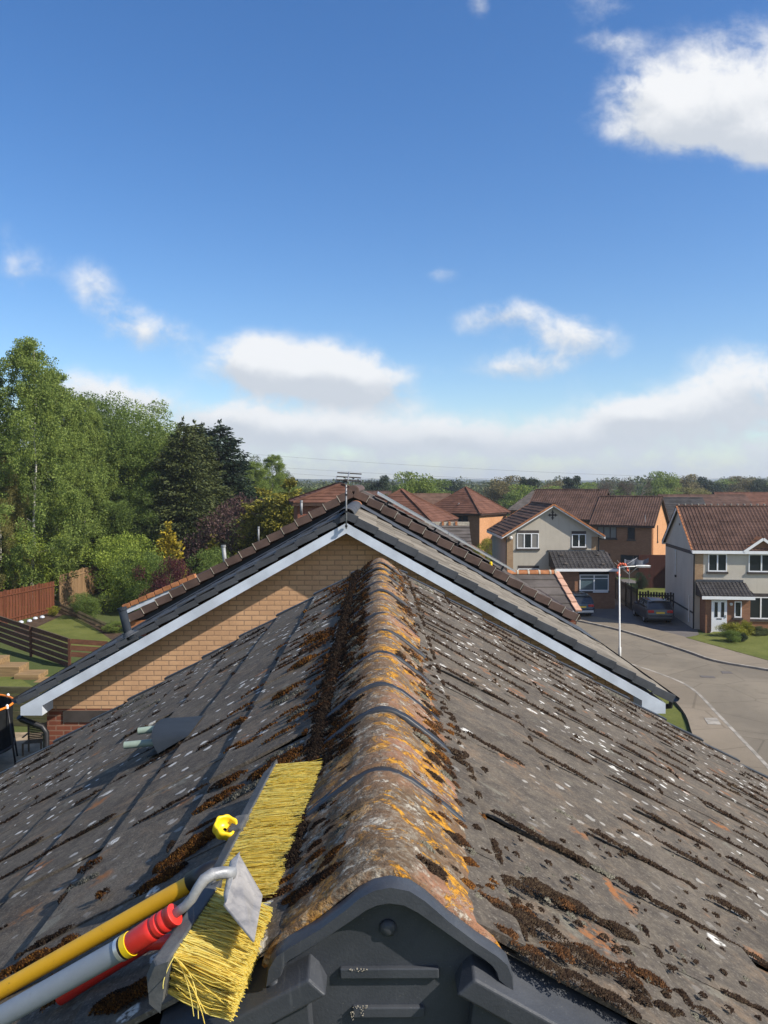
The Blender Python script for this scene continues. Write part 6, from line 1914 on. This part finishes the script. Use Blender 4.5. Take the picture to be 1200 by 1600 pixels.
# trees beyond the houses
GF = 'trees beyond the houses'
fb = broad_tree('broadleaf_tree', 12, 5.2, 7.0, 5.0, 70, 17000, .40, LEAF['far'], clump=.34)
place(fb, 648, 130, 12, 748, 'round bright green tree left of the red hipped roof', group=GF, first=True, mat=LEAF['birch'])
place(fb, 674, 136, 12, 758, 'green tree leaning against the round bright one', group=GF, mat=LEAF['birch_dark'], wid=1.1)
place(fb, 592, 150, 12, 752, 'dark grey green tree behind the aerial rods', group=GF, mat=LEAF['conifer_dark'], wid=.7)
place(fb, 703, 210, 12, 756, 'dark tree clump just left of the red hipped roof', group=GF, mat=LEAF['conifer_dark'], wid=1.3)
place(fb, 786, 175, 12, 751, 'brownish half leafed tree behind the dull hipped roof', group=GF, mat=LEAF['far_olive'], wid=1.05)
place(fb, 862, 205, 12, 757, 'olive tree between the two dark cypresses', group=GF, mat=LEAF['far_olive'], wid=1.0)
place(fb, 818, 165, 12, 764, 'bright low green tree behind the grey roof', group=GF, mat=LEAF['birch'], wid=1.3)
place(fb, 850, 170, 12, 766, 'low green tree right of the bright low one', group=GF, mat=LEAF['birch'], wid=1.3)
place(fb, 918, 220, 12, 759, 'hazy green tree right of the single cypress', group=GF, wid=1.2)
place(fb, 975, 215, 12, 764, 'green bush tree at the foot of the bare trees', group=GF, mat=LEAF['mid'], wid=1.1)
place(fb, 1038, 205, 12, 744, 'broad green tree over the ridge of the brown brick house', group=GF, wid=1.0)
place(fb, 1068, 220, 12, 748, 'greenish grey tree right of the broad green tree', group=GF, mat=LEAF['far_olive'], wid=1.1)
place(fb, 1088, 190, 12, 767, 'low yellow green willow in front of the far trees', group=GF, mat=LEAF['olive'], wid=1.7)
place(fb, 1108, 235, 12, 751, 'dark green tree above the willow', group=GF, mat=LEAF['conifer_dark'], wid=1.1)
place(fb, 1140, 250, 12, 753, 'green tree over the middle of the pale house roof', group=GF, wid=1.2)
place(fb, 1165, 240, 12, 750, 'round grey green tree near the right edge of the skyline', group=GF, mat=LEAF['far_olive'], wid=1.2)
place(fb, 1192, 215, 12, 755, 'dark tree cut by the right picture edge on the skyline', group=GF, mat=LEAF['conifer_dark'], wid=1.0)
place(fb, 1225, 250, 12, 748, 'green tree just outside the right of the skyline', group=GF, wid=1.2)
place(fb, 475, 190, 12, 766, 'low hazy tree between the golden conifers and the aerial', group=GF, wid=1.6)
cy_ = broad_tree('cypress', 13, 2.1, 6.9, 6.1, 80, 12000, .34, LEAF['conifer_dark'], cat='conifer', r=.2, clump=.42)
GC = 'dark cypresses on the skyline'
place(cy_, 824, 185, 13, 740, 'left dark cypress of the close pair on the skyline', group=GC, first=True, wid=.9)
place(cy_, 835, 188, 13, 743, 'right dark cypress of the close pair on the skyline', group=GC, wid=.9)
place(cy_, 893, 180, 13, 738, 'single dark cypress on the skyline', group=GC, wid=1.05)
place(cy_, 1190, 150, 13, 766, 'small dark conifer at the right edge beyond the pale house', group=GC, wid=.8)
bt = bare_tree('bare_tree', 13, 6, M['twig'])
GBT = 'bare trees on the skyline'
place(bt, 952, 175, 13, 738, 'leftmost wide bare tree on the skyline', group=GBT, first=True, wid=1.0)
place(bt, 968, 180, 13, 741, 'bare tree in the middle of the bare group', group=GBT, wid=.9)
place(bt, 997, 172, 13, 739, 'rightmost bare tree with upright twigs on the skyline', group=GBT, wid=.9)
place(bt, 776, 178, 13, 755, 'thin bare tree in front of the brownish tree', group=GBT, wid=1.1)
# far wood closing the horizon, one mass of countless trees
pts = []; 
for k in range(900):
    d = nrg.uniform(250, 620); px = nrg.uniform(380, 1420)
    x = (px-590)*d/F; hh = 9.0 + nrg.normal()*1.3 + (d-260)*.004 + (2.2 if px > 960 else 0)*nrg.uniform(0, 1); rr = nrg.uniform(3.5, 7)
    q = 270
    dd = unit(nrg.normal(size=(q, 3)))*(nrg.uniform(.35, 1, (q, 1))**.35)
    lo_ = 1 + .08*np.sin(dd[:, :1]*.8 + k) + .08*np.cos(dd[:, 1:2]*.9 + 2*k)
    pts.append(np.array([x, d, hh*.5]) + dd*lo_*np.array([rr, rr, hh*.5]))
fw = leaves('distant_wood', np.concatenate(pts), .85, LEAF['far'], None, .7)
tag(fw, 'distant belt of mixed woodland along the horizon', 'woodland', kind='stuff')
# understorey that closes the left wood
pts = []
for k in range(300):
    d = nrg.uniform(66, 110); px = nrg.uniform(-260, 470); x = (px-590)*d/F; x = x - 4 if d < 78 and -30 < x < -19 else x; hh = nrg.uniform(2.5, 6.5) if px < 330 else nrg.uniform(2, 4); rr = nrg.uniform(1.5, 3)
    q = 190
    dd = unit(nrg.normal(size=(q, 3)))*(nrg.uniform(.2, 1, (q, 1))**.5)
    pts.append(np.array([x, d, hh*.5]) + dd*np.array([rr, rr, hh*.5]))
uw = leaves('undergrowth', np.concatenate(pts), .34, LEAF['mid'], None, .6)
tag(uw, 'green undergrowth below the woodland trees on the left', 'undergrowth', kind='stuff')
# low far hills
m = MB(); rows = []
for j, (d, hh) in enumerate(((900, 0), (1400, 10), (2200, 17), (3200, 30), (4000, 0))):
    rows.append([Vector((x, d, max(0, hh*(1 + .35*math.sin(x*.0021 + j) + .25*math.sin(x*.0057 + 2*j))))) for x in range(-3200, 3300, 160)])
m.grid(rows); tag(m.build('hills', M['hill'], smooth=True), kind='structure')
# wires far off
for k, (ya, yb, d) in enumerate(((708, 748, 240), (727, 757, 245), (735, 768, 250))):
    a, b = P(300, ya - 6, d), P(1400, yb + 4, d)
    pts = [a + (b-a)*(i/24) + Vector((0, 0, -2.0*4*(i/24)*(1-i/24))) for i in range(25)]
    w = MB().tube(pts, .028, 4).build('power_line', M['galv']); tag(w, ('topmost', 'middle', 'lowest')[k] + ' thin power line sagging across the sky', 'power line', 'power lines across the sky')

# ------------------------------------------------------------------ the air between
hz = MB().box((-3600, -90, -1), (3600, 4300, 75)).build('haze', None)
hm = bpy.data.materials.new('haze_air'); hm.use_nodes = True
nt = hm.node_tree; nt.nodes.clear()
vo = nt.nodes.new('ShaderNodeVolumePrincipled'); ou = nt.nodes.new('ShaderNodeOutputMaterial')
vo.inputs['Color'].default_value = (.86, .92, 1, 1); vo.inputs['Density'].default_value = HAZE_D; vo.inputs['Anisotropy'].default_value = .2
nt.links.new(vo.outputs[0], ou.inputs['Volume'])
hz.data.materials.append(hm)
tag(hz, 'thin pale haze in the air', 'haze', kind='stuff')
